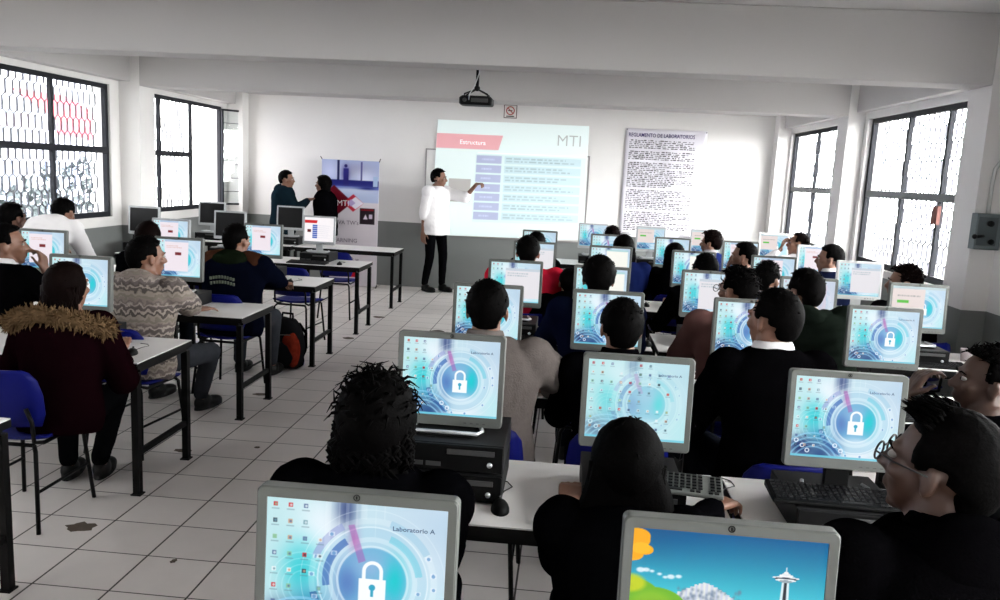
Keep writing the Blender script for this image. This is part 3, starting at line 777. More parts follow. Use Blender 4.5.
def person(name_label, X, Y, top, face=0., head=(0, 0, 0), lean=.14, pose='sit', L=None, R=None, cloth=None, cname='jacket', trou=None,
           hair='short', hmat=None, collar=None, infl=.018, puff=0., near=False, sleeve=1., group=None, hlen=.3, vest=None, glasses=False,
           twist=0., handarg=None, smax=1.12, seed=1, wide=1., skin=None, sroll=0., hamp=0., feet=None, eyes=False, fold=.014, hvol=1., hands=True, legturn=0., flare=.18):
    """X, Y: where the head is; top: height of the top of the head. face: heading (radians, 0 = +Y, + = towards -X)."""
    skin = skin or SKIN; hmat = hmat or HAIR; cloth = cloth; trou = trou or DENIM
    up = V((math.sin(sroll), math.sin(lean), math.cos(lean))).normalized()
    sit = pose == 'sit'
    hip = V((0, 0, .535 if sit else .93))
    side = V((1, 0, 0)); side = (side-up*side.dot(up)).normalized(); fwd = up.cross(side)
    tw = Matrix.Rotation(twist, 3, up); sd = tw @ side; fw = tw @ fwd
    neck = hip+up*.475
    hu = (up+V((0, 0, 1.2))).normalized()
    hc = neck+hu*.104+fw*.024
    yaw, pit, rol = head
    Hm = Matrix.Translation(hc) @ (Matrix.Rotation(yaw, 4, 'Z') @ Matrix.Rotation(-pit, 4, 'X') @ Matrix.Rotation(rol, 4, 'Y'))
    ut = hc.z+.132
    if sit: s = min(smax, max(.86, (top-.45)/(ut-.45))); off = top-s*ut
    else: s = top/ut; off = 0
    fz = -off/s                                     # local floor height
    ca, sa = math.cos(face), math.sin(face)
    hx, hy = hc.x*s, hc.y*s
    ox, oy = X-(hx*ca-hy*sa), Y-(hx*sa+hy*ca)
    def w2l(p): x, y = p[0]-ox, p[1]-oy; p = (p[0], p[1], p[2] if len(p) > 2 else 0); return V(((x*ca+y*sa)/s, (-x*sa+y*ca)/s, (p[2]-off)/s))
    vb = .0072 if near else .0095
    body = MB(); top_ = MB(); legs = MB()
    torso(body, hip, up, fw, sd, 0)
    body.cap(neck-up*.06, .062, hc-hu*.04-fw*.01, .056)
    head_prims(body, Hm)
    arms = []
    for q, T in ((-1, L), (1, R)):
        S = hip+up*.395+sd*q*.165*wide
        body.ell(S, (.055, .055, .055)); top_.ell(S, (.058+infl, .058+infl, .058+infl))
        n = V((0, 0, -1)); ha = dict(curl=.55)
        if handarg and q in handarg: ha = dict(handarg[q])
        if T is None: T = (hip+V((q*.20, .36, .27)) if sit else hip+V((q*.23, .03, -.10)))
        else: T = w2l(T)
        pole = ha.pop('pole', V((q*.55, -.35, -1)) if sit else V((q*.5, -1, -.1)))
        E_, W_ = ik(S, T, .285, .25, V(pole))
        n = V(ha.pop('n', (0, 0, -1) if sit else (-q, 0, 0)))
        hd = ha.pop('d', None)
        body.cap(S, .043, E_, .036); body.cap(E_, .035, W_, .024)
        f = 1. if sleeve >= 1 else sleeve
        top_.cap(S, .048+infl, E_, .042+infl*.9)
        if f > .5:
            if sleeve >= 1: top_.cap(E_, .042+infl*.9, W_.lerp(E_, .14), .031+infl*.3)
            else: top_.cap(E_, .044+infl*.9, E_.lerp(W_, (f-.5)*2), .040+infl*.6)
        dd = V(hd) if hd is not None else (W_-E_).normalized()*.75+V((0, .25, 0) if sit else (0, 0, -.25))
        hand(body, W_, dd, n, q, **ha)
        arms.append((S, E_, W_))
    # torso clothing
    torso(top_, hip, up, fw, sd, infl, -.10 if sit else -.16, .478, puff, wide, .012 if not sit else 0)
    # legs
    for q in (-1, 1):
        lt = rot('Z', legturn)
        if sit:
            h = hip+V((q*.085, .03, -.02)); kn = h+lt @ V((q*.045, .40, -.01)); an = V((kn.x, kn.y-.03, fz+.085)) if not feet else w2l(feet[0 if q < 0 else 1])
            if feet: an.z = fz+.085
        else:
            h = hip+V((q*.09, 0, -.03)); an = V((q*.11, -.02, .085)) if not feet else w2l(feet[0 if q < 0 else 1]); an.z = .085
            kn, an = ik(h, an, .42, .40, V((0, 1, 0)))
        fd = (lt @ V((0, 1, 0)))
        body.cap(h, .070, kn, .050); body.cap(kn, .050, an+V((0, 0, .02)), .034); body.cap(an, .034, an+fd*.10-V((0, 0, .045)), .03)
        legs.cap(h, .086, kn, .064); legs.cap(kn, .064, an+V((0, 0, .03)), .047)
        sh = MB(); fx = fd.cross(V((0, 0, 1)))
        R3 = Matrix((fx, fd, V((0, 0, 1)))).transposed()
        sh.ell((an.x+fd.x*.02, an.y+fd.y*.02, fz+.055), (.043, .075, .055), R3); sh.ell((an.x+fd.x*.11, an.y+fd.y*.11, fz+.04), (.046, .085, .038), R3)
        sh.ell((an.x+fd.x*.07, an.y+fd.y*.07, fz+.016), (.048, .135, .016), R3)
        arms.append((h, kn, an, sh))
    legs.ell(hip+V((0, 0, -.02)), (.165, .125, .10))
    root = remeshed(body, 'person', skin, None, vb, 2)
    root.location = (ox, oy, off); root.rotation_euler = (0, 0, face); root.scale = (s, s, s)
    tag(root, name_label, 'person', group)
    vc = .010 if near else .014
    remeshed(top_, cname, cloth, root, vc, 2 if puff else 4, fold, .10)
    remeshed(legs, 'trousers', trou, root, .014, 4, .010, .10)
    for a in arms[2:]: remeshed(a[3], 'shoe', SHOE, root, .009, 2)
    hm = hair_cap(Hm, hair, seed, hmat, root, hamp, hvol)
    if hair == 'long': back_hair(hm, Hm, up, hlen, .088*hvol, 0.004, seed, flare)
    if hair == 'curly': back_hair(hm, Hm, up, hlen, .082, .010, seed, .05)
    hm.build('hair', hmat, root)
    P = lambda x, y, z: Hm @ V((x, y, z)); R3 = Hm.to_3x3()
    for q in (-1, 1):
        e = MB(); e.ell(P(q*.031, .0765, .006), (.0125, .0105, .0075), R3); e.ell(P(q*.031, .0850, .006), (.0055, .0030, .0055), R3, 1); e.build('eye', [EYEW, EYEB], root)
        MB().tube([P(q*.014, .088, .023), P(q*.030, .088, .028), P(q*.047, .076, .022)], [.003, .0035, .0018], 0, 6).build('eyebrow', HAIR, root)
    if collar:
        cb = MB(); c = hip+up*.468
        for k, (rr_, zz, tr) in enumerate(((.066, 0, .012), (.062, .016, .011), (.060, .030, .008))):
            cb.tube([c+up*zz+sd*math.cos(a)*(rr_+.006)+fw*(math.sin(a)*rr_+.006*math.sin(a))-up*(.018*(math.sin(a) > .3)) for a in [2*PI*t/20 for t in range(21)]], tr, 0, 7)
        remeshed(cb, 'collar', collar, root, .006, 2)
    if glasses:
        g = MB()
        for q in (-1, 1):
            g.tube([P(q*.034+.023*math.cos(a), .102, .004+.018*math.sin(a)) for a in [2*PI*t/16 for t in range(17)]], .0022, 0, 5)
            g.tube([P(q*.057, .101, .008), P(q*.080, .06, .008), P(q*.082, -.005, .004)], .002, 0, 5)
        g.tube([P(-.011, .103, .008), P(.011, .103, .008)], .002, 0, 5)
        g.build('glasses', CABLE, root)
    return dict(root=root, Hm=Hm, hip=hip, up=up, sd=sd, fw=fw, s=s, off=off, arms=arms, neck=neck, ox=ox, oy=oy)

def cl(name, rgb, rough=.85, **k): return mat(name, rgb, rough, spec=.0, **k)
NAVY = cl('navy_knit', (.003, .0045, .014)); BLK = cl('black_cloth', (.0013, .0013, .0017)); BLKW = cl('black_wool', (.0015, .0014, .0017), bump=.4, bscale=200)
GREYK = cl('grey_marl_knit', (.115, .098, .092), bump=.3, bscale=150, var=.12, vscale=60); WHITEC = cl('white_shirt_cloth', (.72, .70, .71)); RED = cl('red_vest_cloth', (.42, .012, .03))
DENIM = cl('dark_denim', (.006, .007, .01)); JEAN = cl('grey_denim', (.028, .030, .036), var=.2, vscale=20); BTROU = cl('black_trousers', (.0025, .0025, .003))
PUFF = cl('dark_green_puffer', (.006, .0085, .0065), .6); ROSE = cl('dusty_rose_jacket', (.11, .055, .05)); TEAL = cl('dark_teal_jacket', (.005, .011, .016), .9)
MAROON = cl('maroon_coat', (.0045, .0010, .0018)); ROYAL = cl('royal_navy', (.008, .014, .07)); FURM = cl('tan_fur', (.10, .062, .032), var=.4, vscale=40); OLIVE = cl('olive_hood', (.005, .008, .004)); BROWN = cl('brown_yoke', (.040, .016, .009)); VESTC = cl('blue_black_vest', (.0016, .0022, .006)); GREYC = cl('pale_grey_cloth', (.30, .28, .29)); LETT = cl('faded_print', (.10, .11, .085))

def pattern_knit():
    m = bpy.data.materials.new('patterned_knit'); m.use_nodes = True; nt = m.node_tree; b = nt.nodes['Principled BSDF']; Lk = nt.links.new
    tc = nt.nodes.new('ShaderNodeTexCoord'); s = nt.nodes.new('ShaderNodeSeparateXYZ'); Lk(tc.outputs['Object'], s.inputs[0])
    def M(op, a, c=None):
        n = nt.nodes.new('ShaderNodeMath'); n.operation = op
        for i, v in enumerate((a, c)):
            if v is None: continue
            if isinstance(v, (int, float)): n.inputs[i].default_value = v
            else: Lk(v, n.inputs[i])
        return n.outputs[0]
    n = nt.nodes.new('ShaderNodeTexNoise'); n.inputs['Scale'].default_value = 34; Lk(tc.outputs['Object'], n.inputs['Vector'])
    xy = M('ADD', s.outputs['X'], M('MULTIPLY', s.outputs['Y'], .6))
    zig = M('MULTIPLY', M('PINGPONG', M('ADD', xy, 10), .028), .5)
    z = M('ADD', M('ADD', s.outputs['Z'], zig), M('MULTIPLY', n.outputs['Fac'], .055))
    band = M('FRACT', M('MULTIPLY', z, 7.5)); st = M('FRACT', M('MULTIPLY', z, 31))
    ramp = nt.nodes.new('ShaderNodeValToRGB'); ramp.color_ramp.interpolation = 'CONSTANT'
    cr = ramp.color_ramp; cr.elements[0].position = 0; cr.elements[0].color = (.24, .205, .175, 1); cr.elements[1].position = .30; cr.elements[1].color = (.10, .085, .078, 1)
    for p, c in ((.42, (.28, .24, .21, 1)), (.52, (.12, .10, .095, 1)), (.72, (.30, .26, .23, 1)), (.82, (.19, .155, .14, 1))): e = cr.elements.new(p); e.color = c
    Lk(band, ramp.inputs[0])
    x = nt.nodes.new('ShaderNodeMix'); x.data_type = 'RGBA'; x.blend_type = 'MULTIPLY'; x.inputs[0].default_value = .45
    Lk(ramp.outputs[0], x.inputs[6]); g = nt.nodes.new('ShaderNodeCombineXYZ'); v = M('ADD', M('MULTIPLY', M('GREATER_THAN', st, .5), .6), .4)
    for k in range(3): Lk(v, g.inputs[k])
    Lk(g.outputs[0], x.inputs[7]); Lk(x.outputs[2], b.inputs['Base Color']); b.inputs['Roughness'].default_value = .9; b.inputs['Specular IOR Level'].default_value = .1
    return m
PKNIT = pattern_knit()
HZ = .775
def seat_for(p, label, dx=0, dy=0, rz=None):
    r = p['root']; f = r.rotation_euler.z if rz is None else rz
    return chair(p['ox']+dx+.03*math.sin(f), p['oy']+dy-.03*math.cos(f), f, label)
# right block, second row of tables
Pa = person('person with messy curly brown-black hair in dark clothes, behind the lower left monitor', -.48, 2.05, 1.31, hair='curly', hmat=HAIR, hlen=.10, hvol=1.08, cloth=BLK, L=(-.62, 2.45, HZ+.02), R=(-.37, 2.46, HZ+.02), seed=3, hamp=.02, infl=.03, handarg={1: dict(pole=(.15, -.6, -1)), -1: dict(pole=(-.15, -.6, -1))}, near=True, collar=BLK, cname='sweater', head=(.05, -.1, 0), wide=1.05)
Pb = person('person with long straight black hair and black top, right hand on a mouse', .20, 2.12, 1.205, lean=.22, hair='long', hlen=.34, cloth=BLK, R=(.555, 2.60, HZ+.02), L=(.06, 2.50, HZ+.02), seed=5, hvol=1.1, flare=.45, infl=.03, near=True, cname='sweater', handarg={1: dict(curl=.7, d=(.75, .8, -.05), pole=(.1, -.6, -1)), -1: dict(pole=(-.1, -.6, -1))}, wide=1.02, sleeve=1)
Pc = person('person in black wearing dark-rimmed glasses, head turned left, at lower right', .835, 1.74, 1.41, face=.25, head=(.62, -.12, 0), skin=SKIN_SHADED, hair='tuft', cloth=BLKW, glasses=True, near=True, seed=7, infl=.036, wide=1.15, collar=BLKW, cname='sweater', L=(.75, 2.2, .80), R=(1.05, 2.2, .80), fold=.01)
Pd = person('person in black with bare hand raised to the face, by the right edge', 1.585, 3.05, 1.31, face=.35, head=(1.05, -.1, 0), hair='messy', cloth=BLK, near=True, seed=9, infl=.024, L=(1.345, 3.13, 1.075), handarg={-1: dict(d=(.35, -.15, .75), n=(.7, -.3, -.3), curl=.9, pole=(-.8, .3, -1))}, R=(1.72, 3.42, .80), skin=SKIN_SHADED, cname='sweater')
Pe = person('person in a grey marl sweater with short black hair, seen from behind', -.335, 3.52, 1.385, hair='short', cloth=GREYK, near=True, seed=2, infl=.036, wide=1.2, L=(-.52, 3.98, HZ), R=(-.06, 3.90, HZ+.01), cname='sweater', collar=GREYK, twist=-.06, handarg={1: dict(pole=(1.2, .25, -.5))}, trou=DENIM)
Pf = person('person with cropped black hair and dark jacket, behind the screen crowded with icons', .265, 3.55, 1.335, hair='short', cloth=BLK, seed=12, infl=.028, collar=BLK, head=(.08, 0, 0), L=(.1, 3.95, HZ), R=(.5, 3.92, HZ), cname='jacket')
Pg = person('person in a black sweater with white collar, head turned left, arms folded on the desk', .885, 3.42, 1.435, face=.12, head=(.55, 0, 0), hair='short', cloth=BLKW, collar=WHITEC, near=True, seed=14, infl=.026, wide=1.02, L=(.62, 3.72, .80), R=(.66, 3.70, .82), cname='sweater', handarg={-1: dict(d=(1, .5, 0)), 1: dict(d=(-1, .3, 0), pole=(1, -.3, -.7))})
# third row
i_ = person('person in a navy jacket with a full round head of black hair', .20, 4.75, 1.40, hair='short', hvol=1.05, hamp=.03, cloth=NAVY, seed=16, infl=.03, wide=1.1, L=(-.1, 5.15, HZ), R=(.42, 5.2, HZ), collar=GREYC)
j = person('person in a dusty rose jacket wearing glasses, head turned left', .995, 4.70, 1.385, face=.1, head=(.6, 0, 0), hair='messy', cloth=ROSE, glasses=True, seed=18, infl=.03, L=(.75, 5.1, HZ), R=(1.1, 5.2, HZ), wide=1.12)
Ph = person('person in a dark quilted puffer jacket with short hair, third row near the right wall', 1.38, 4.72, 1.40, face=-.15, sroll=-.22, head=(.55, 0, 0), hair='short', cloth=PUFF, puff=.016, seed=20, infl=.036, wide=1.12, L=(1.4, 5.2, HZ), R=(1.75, 5.2, HZ), cname='puffer_jacket', fold=0)
# fourth row
m_ = person('person in a red vest over a white sleeve with grey collar', -.30, 6.3, 1.38, hair='short', cloth=RED, seed=22, infl=.04, sleeve=.3, collar=GREYC, cname='vest', R=(-.05, 6.8, HZ), wide=1.22)
n_ = person('person in black bending low over the desk, right of the red vest', .04, 6.12, 1.17, hair='short', cloth=BLK, seed=23, lean=.55, head=(.2, -.3, 0), infl=.03)
o_ = person('person with only a black crown of hair showing before a white page', 1.07, 6.3, 1.32, head=(.5, -.1, 0), hair='short', cloth=BLK, seed=24)
p_ = person('person in a navy sweater with white collar, face turned right', 1.50, 6.05, 1.30, head=(-.6, 0, 0), face=-.1, hair='messy', cloth=NAVY, collar=WHITEC, seed=25)
l_ = person('person with tousled hair behind the screen with the green button, by the right window', 2.51, 6.15, 1.33, head=(1.1, 0, 0), face=.2, hair='messy', hmat=HAIRB, cloth=BLK, seed=26, hamp=.05)
# fifth row
x_ = person('person mostly hidden behind the one in the red vest', -.30, 7.9, 1.30, hair='short', cloth=BLK, seed=27)
q_ = person('person in a royal navy jacket with long dark hair, fifth row', .545, 7.75, 1.33, hair='long', hlen=.14, cloth=ROYAL, seed=28, infl=.028, wide=1.05)
r_ = person('person with very long straight black hair and black clothes, fifth row', 1.03, 7.75, 1.28, hair='long', hlen=.42, cloth=BLK, seed=29, infl=.028)
s_ = person('person with thick black hair in side view, one hand held to the mouth, fifth row', 1.65, 7.65, 1.33, face=.3, head=(.9, 0, 0), hair='short', hamp=.03, cloth=NAVY, seed=30, L=(1.53, 7.72, 1.03), handarg={-1: dict(d=(.3, .2, .8), n=(.6, -.4, 0), curl=1., pole=(-.6, .3, -1))})
t_ = person('person in a navy jacket with white collar in profile, before the right wall windows', 2.42, 7.6, 1.355, face=.35, head=(.9, 0, 0), hair='short', cloth=NAVY, collar=WHITEC, seed=31, infl=.03)
# last row
u_ = person('person in the last row with only the top of dark hair showing', .53, 9.6, 1.29, hair='messy', hmat=HAIRB, cloth=BLK, seed=32)
v_ = person('person with fluffy brown-black hair and blue collar, last row below the poster', 1.66, 9.5, 1.30, face=.3, head=(.9, 0, 0), hair='messy', hvol=1.12, cloth=ROYAL, collar=GREYC, hmat=HAIRB, seed=33)
w_ = person('person in a striped white top, head propped on a hand, last row', 2.68, 9.6, 1.34, face=.4, head=(.9, -.1, .2), hair='short', cloth=WHITEC, hmat=HAIRB, seed=34, L=(2.50, 9.62, 1.12), handarg={-1: dict(d=(.3, .1, .8), n=(.6, -.4, 0), curl=.9, pole=(-.6, .3, -1))})
# left block
L1 = person('person in dark clothes with their back to the window, by the left edge', -4.74, 6.5, 1.40, head=(-.2, 0, 0), hair='short', cloth=BLK, seed=40)
L2 = person('person in a loose white shirt bending forward over the desk', -4.36, 6.62, 1.45, pose='stand', lean=1.05, head=(0, .35, 0), hair='short', cloth=WHITEC, seed=41, infl=.025, wide=.98, fold=.02, cname='shirt', L=(-4.48, 7.0, HZ), R=(-4.16, 6.8, HZ))
L3 = person('person in a black sweater with white collar, chin resting on a hand, left edge', -3.60, 4.88, 1.375, face=-.3, head=(-.75, -.05, 0), hair='short', cloth=BLKW, collar=WHITEC, seed=42, infl=.03, wide=1.1, cname='sweater', R=(-3.42, 4.97, 1.06), handarg={1: dict(d=(-.25, .1, .8), n=(-.7, -.3, 0), curl=.9, pole=(.7, .4, -1))})
L4 = person('person with long dark hair and a fur-trimmed hood over a maroon coat', -2.53, 3.86, 1.30, hair='long', hlen=.20, hmat=HAIRB, cloth=MAROON, seed=43, infl=.034, wide=1.02, legturn=.25, near=True, L=(-2.85, 4.15, HZ), R=(-2.40, 4.10, HZ+.02), head=(-.15, -.05, 0), cname='coat', trou=BTROU, feet=((-2.74, 4.12), (-2.58, 4.17)))
L5 = person('person in a patterned grey knit hoodie with one hand on the table edge', -2.66, 4.88, 1.35, face=-.12, head=(-.55, 0, 0), hair='short', cloth=PKNIT, seed=44, infl=.034, wide=1.12, near=True, L=(-3.0, 5.2, HZ), R=(-2.58, 5.37, HZ+.01), cname='hoodie', trou=JEAN, handarg={1: dict(pole=(1.1, -.1, -.6), d=(.35, 1, 0), curl=.25)}, feet=((-3.08, 5.72), (-2.62, 5.52)), legturn=-.15)
L6 = person('person with long dark hair behind the patterned hoodie, pale sleeve reaching right', -3.50, 6.45, 1.31, hair='long', hlen=.2, hmat=HAIRB, cloth=GREYC if False else BLK, seed=45, R=(-3.36, 6.98, HZ+.01))
L7 = person('person in a dark vest with brown shoulders and an olive hood, beside the black backpack', -2.66, 6.28, 1.345, head=(-.3, 0, 0), face=-.05, hair='short', cloth=VESTC, seed=46, infl=.040, wide=1.2, L=(-2.95, 6.9, HZ), R=(-2.45, 6.85, HZ), trou=JEAN)
# standing
S9 = person('person in a dark teal jacket standing and reaching out a hand, left of the banner', -4.14, 11.55, 1.735, pose='stand', face=-1.35, head=(-.1, 0, 0), lean=.06, hair='short', cloth=TEAL, seed=50, L=(-3.86, 11.70, 1.30), R=(-3.76, 11.42, 1.33), infl=.05, wide=1.2, handarg={1: dict(n=(0, 0, -1), d=(.1, 1, .2), pole=(0, -.2, -1)), -1: dict(n=(0, 0, -1), pole=(0, -.2, -1))}, trou=BTROU)
S10 = person('person in a black coat with long black hair standing before the banner', -3.64, 11.65, 1.68, pose='stand', face=1.75, head=(-.15, 0, 0), lean=.04, hair='long', hlen=.38, cloth=BLK, collar=GREYC, seed=51, infl=.06, wide=1.2, hvol=1.12, flare=.35, trou=BTROU, cname='coat')
S11 = person('person in a white shirt and black trousers pointing at the projected slide', -1.96, 12.0, 1.87, pose='stand', face=-2.15, head=(.55, .05, 0), lean=.03, hair='short', cloth=WHITEC, cname='shirt', seed=52, infl=.034, wide=1.02, sleeve=.58, L=(-1.40, 12.02, 1.66), R=(-2.16, 11.86, .86), trou=BTROU, handarg={-1: dict(d=(.25, .9, .12), n=(0, 0, -1), curl=.3, point=True, pole=(0, -.3, -1)), 1: dict(pole=(0, -1, 0), n=(-1, 0, 0), d=(.05, .1, -1))}, eyes=True, feet=((-1.88, 12.10), (-2.12, 11.95)), near=True)
SKY = 19.0
# fur trim around the hood of the maroon coat
def fur_trim(p, rad=.195, n=900):
    rr = random.Random(4); mb = MB(); c = p['hip']+p['up']*.405; sd, fw, up = p['sd'], p['fw'], p['up']
    pts = []
    for k in range(25):
        a = PI*(.97+1.06*k/24); pts.append(c+sd*math.cos(a)*(rad+.035)+fw*(math.sin(a)*.125-.02)+up*(.045-.05*abs(math.cos(a))**2+.0*k))
    mb.tube(pts, .036, 0, 10)
    for k in range(n):
        t = rr.uniform(0, 23.99); i = int(t); q = pts[i].lerp(pts[i+1], t-i); a = rr.uniform(0, 2*PI)
        dr = (up*math.cos(a)+(q-c).normalized()*math.sin(a)).normalized(); e = V((rr.uniform(-.4, .4), rr.uniform(-.4, .4), rr.uniform(-.5, .2)))
        L = rr.uniform(.018, .036); b0 = q+dr*.030
        mb.tube([b0, b0+dr*L*.6+e*L*.3, b0+dr*L+e*L*.9], [.0055, .004, .0008], 0, 4, False)
    mb.build('fur_trim', FURM, p['root'])
fur_trim(L4)
def hood(p, m, r=.10):
    mb = MB(); c = p['hip']+p['up']*.43-p['fw']*.085
    mb.ell(c, (r+.03, .065, .075)); mb.ell(c+p['up']*.035+p['fw']*.02, (r, .06, .05))
    for q in (-1, 1): mb.ell(c+p['sd']*q*.095+p['fw']*.07+p['up']*.01, (.045, .085, .045))
    remeshed(mb, 'hood', m, p['root'], .012, 4, .012, .08)
hood(L5, PKNIT); hood(L7, OLIVE, .11); hood(Pc, BLKW, .09); hood(Ph, PUFF, .07); hood(i_, BLK, .08); hood(S9, TEAL, .07)
# brown shoulder yoke and printed lettering on the back of the vest
yk = MB()
for q in (-1, 1):
    S = L7['hip']+L7['up']*.40+L7['sd']*q*.17; yk.cap(S, .104, S+L7['sd']*(-q)*.07+L7['up']*.03, .088)
remeshed(yk, 'shoulder_yoke', BROWN, L7['root'], .014, 4)
pr = MB(); rr = random.Random(2)
for row in range(2):
    for k in range(9):
        x = -.095+.021*k+row*.006; z = .30-row*.035+.012*math.sin(k*.4)
        c = L7['hip']+L7['up']*z+L7['sd']*x-L7['fw']*(.163+.004*math.cos(x*10))
        pr.box(c, (.012+.004*rr.random(), .012, .022), 0, None, rr.uniform(-.2, .2))
pr.build('back_print', LETT, L7['root'], .003)
# white shirt sleeves showing from under the red vest
sv = MB()
for (S, E_, W_) in m_['arms'][:2]: sv.cap(S, .062, E_, .055); sv.cap(E_, .055, W_.lerp(E_, .05), .036)
remeshed(sv, 'shirt_sleeves', WHITEC, m_['root'], .014, 4, .012, .1)
# chest pocket and placket of the presenter's shirt
pk = MB(); B = S11
for t in np.linspace(.0, .40, 9):
    pass
# seats
for p, l in ((Pa, 'blue plastic chair under the person with messy curly hair'), (Pb, 'blue plastic chair under the person with long straight hair holding a mouse'), (Pc, 'blue plastic chair under the bespectacled person in black'),
             (Pd, 'blue plastic chair under the person with a hand raised to the face'), (Pe, 'blue plastic chair under the person in the grey marl sweater'), (Pf, 'blue plastic chair under the person with cropped hair before the icon-covered screen'),
             (Pg, 'blue plastic chair under the person in the black sweater with white collar and folded arms'), (i_, 'blue plastic chair under the person in the navy jacket, third row'), (j, 'blue plastic chair under the person in the dusty rose jacket'),
             (Ph, 'blue plastic chair under the person in the quilted puffer jacket'), (m_, 'blue plastic chair under the person in the red vest'), (n_, 'blue plastic chair under the person bending low beside the red vest'), (o_, 'blue plastic chair of the fourth row behind the bright window page screen'),
             (p_, 'blue plastic chair under the person facing right with a white collar'), (l_, 'blue plastic chair under the person with tousled hair by the right window'), (x_, 'blue plastic chair of the fifth row at the aisle end'),
             (q_, 'blue plastic chair under the person in the royal navy jacket'), (r_, 'blue plastic chair under the person with very long straight black hair'), (s_, 'blue plastic chair under the person with a hand at the mouth'), (t_, 'blue plastic chair under the profiled person with white collar by the right wall'),
             (u_, 'blue plastic chair of the last row, left of the poster'), (v_, 'blue plastic chair of the last row under the person with fluffy hair'), (w_, 'blue plastic chair under the person in the striped white top'),
             (L1, 'blue plastic chair in front of the first left window'), (L2, 'blue plastic chair under the person in the white shirt bending forward'), (L3, 'blue plastic chair under the person resting chin on hand, left edge'),
             (L5, 'blue plastic chair under the person in the patterned hoodie'), (L6, 'blue plastic chair under the person behind the patterned hoodie'), (L7, 'blue plastic chair under the person with the olive hood')):
    seat_for(p, l, 0, -.07 if p is Pg else 0)
chair(-2.67, 3.70, 0, 'large blue plastic chair under the person with the fur-trimmed hood')
chair(-2.72, 7.95, -.1, 'empty blue plastic chair with a pale sticker, behind the backpack, under the third left table')
chair(-3.75, 7.95, 0, 'empty blue plastic chair near the two dark screens on the left')
chair(-2.75, 9.55, 0, 'empty blue plastic chair below the screen with the red-bannered page')
chair(1.75, 6.15, .1, 'empty blue plastic chair in the fourth row of the right block') if False else None

# ------------------------------------------------------------------ computers
names = {'lock_hi': 'padlock picture', 'lock': 'padlock picture', 'icons': 'icon-filled desktop', 'sky': 'teal sky and white tower', 'slide': 'red-bannered page', 'win0': 'pale page', 'win1': 'green-button page', 'win2': 'pinkish window', 'win3': 'white page', 'win4': 'lilac page', 'off': 'dark screen'}
ML = [  # x, y, kind, frame, place text, keyboard, mouse(dx) ; z of surface .85 (on the desktop case)
 (-.352, 1.35, 'lock_hi', SILVER, 'at the bottom left foreground'),
 (.32, 1.35, 'sky', SILVER, 'at the bottom right foreground'),
 (-.375, 2.69, 'lock_hi', SILVER, 'second row, behind the curly-haired person'),
 (.27, 2.67, 'icons', SILVER, 'second row, behind the person with long straight hair'),
 (.95, 2.63, 'lock_hi', SILVER, 'second row, left of the bespectacled person'),
 (1.66, 2.66, 'win4', SILVER, 'cut off by the right edge of the photo'),
 (-.40, 4.20, 'lock_hi', SILVER, 'third row, behind the grey sweater person'),
 (.24, 4.22, 'lock_hi', SILVER, 'third row, half covered by cropped hair'),
 (.98, 4.22, 'lock_hi', SILVER, 'third row, left of the white-collared black sweater'),
 (1.675, 4.25, 'lock_hi', SILVER, 'third row, rightmost'),
 (-.34, 5.47, 'win0', SILVER, 'fourth row, before the red vest'),
 (.25, 5.40, 'win3', SILVER, 'fourth row, behind the round head'),
 (.985, 5.50, 'win0', SILVER, 'fourth row, left of the rose jacket'),
 (1.63, 5.45, 'win4', SILVER, 'fourth row, behind the puffer jacket person'),
 (2.34, 5.45, 'win1', SILVER, 'fourth row, next to the right wall'),
 (-.28, 7.10, 'win0', SILVER, 'fifth row, hidden by the red vest person'),
 (.39, 7.08, 'win3', SILVER, 'fifth row, second from the aisle'),
 (1.11, 7.05, 'win3', SILVER, 'fifth row, third from the aisle'),
 (1.78, 7.00, 'win2', SILVER, 'fifth row, fourth from the aisle'),
 (2.48, 6.95, 'win0', WHITEP, 'fifth row, before the right window'),
 (-.29, 8.58, 'lock', SILVER, 'sixth row, below the projected slide'),
 (.44, 8.55, 'lock', SILVER, 'sixth row, second from the aisle'),
 (1.12, 8.60, 'lock', SILVER, 'sixth row, behind the very long hair'),
 (1.83, 8.60, 'win2', SILVER, 'sixth row, behind the hand-on-mouth person'),
 (2.60, 8.60, 'win2', SILVERL, 'sixth row, beside the white-collared navy jacket'),
 (.33, 10.42, 'lock', SILVERL, 'last row, right of the slide edge'),
 (1.07, 10.42, 'win1', SILVERL, 'last row, under the left part of the poster'),
 (1.76, 10.42, 'win1', SILVERL, 'last row, under the right part of the poster'),
 (2.62, 10.42, 'win1', WHITEP, 'last row, before the far right window'),
 (-2.79, 4.36, 'lock_hi', SILVER, 'left block, behind the fur hood'),
 (-2.86, 5.68, 'win2', SILVER, 'left block, in front of the patterned hoodie'),
 (-3.92, 5.68, 'win2', SILVER, 'left block, before the white shirt person'),
 (-3.78, 7.36, 'win2', SILVERL, 'left block, above the patterned hoodie screen'),
 (-2.87, 7.36, 'win2', SILVER, 'left block, beside the olive hood'),
 (-2.82, 8.92, 'slide', SILVERL, 'left block, before the black coat'),
 (-3.87, 8.92, 'off', SILVERL, 'left block, just left of the olive hood'),
 (-4.90, 8.92, 'off', SILVERL, 'left block, beside the concrete pillar'),
 (-4.86, 10.62, 'off', SILVERL, 'below the open casement window'),
 (-3.76, 10.62, 'off', SILVERL, 'before the person in the teal jacket'),
]
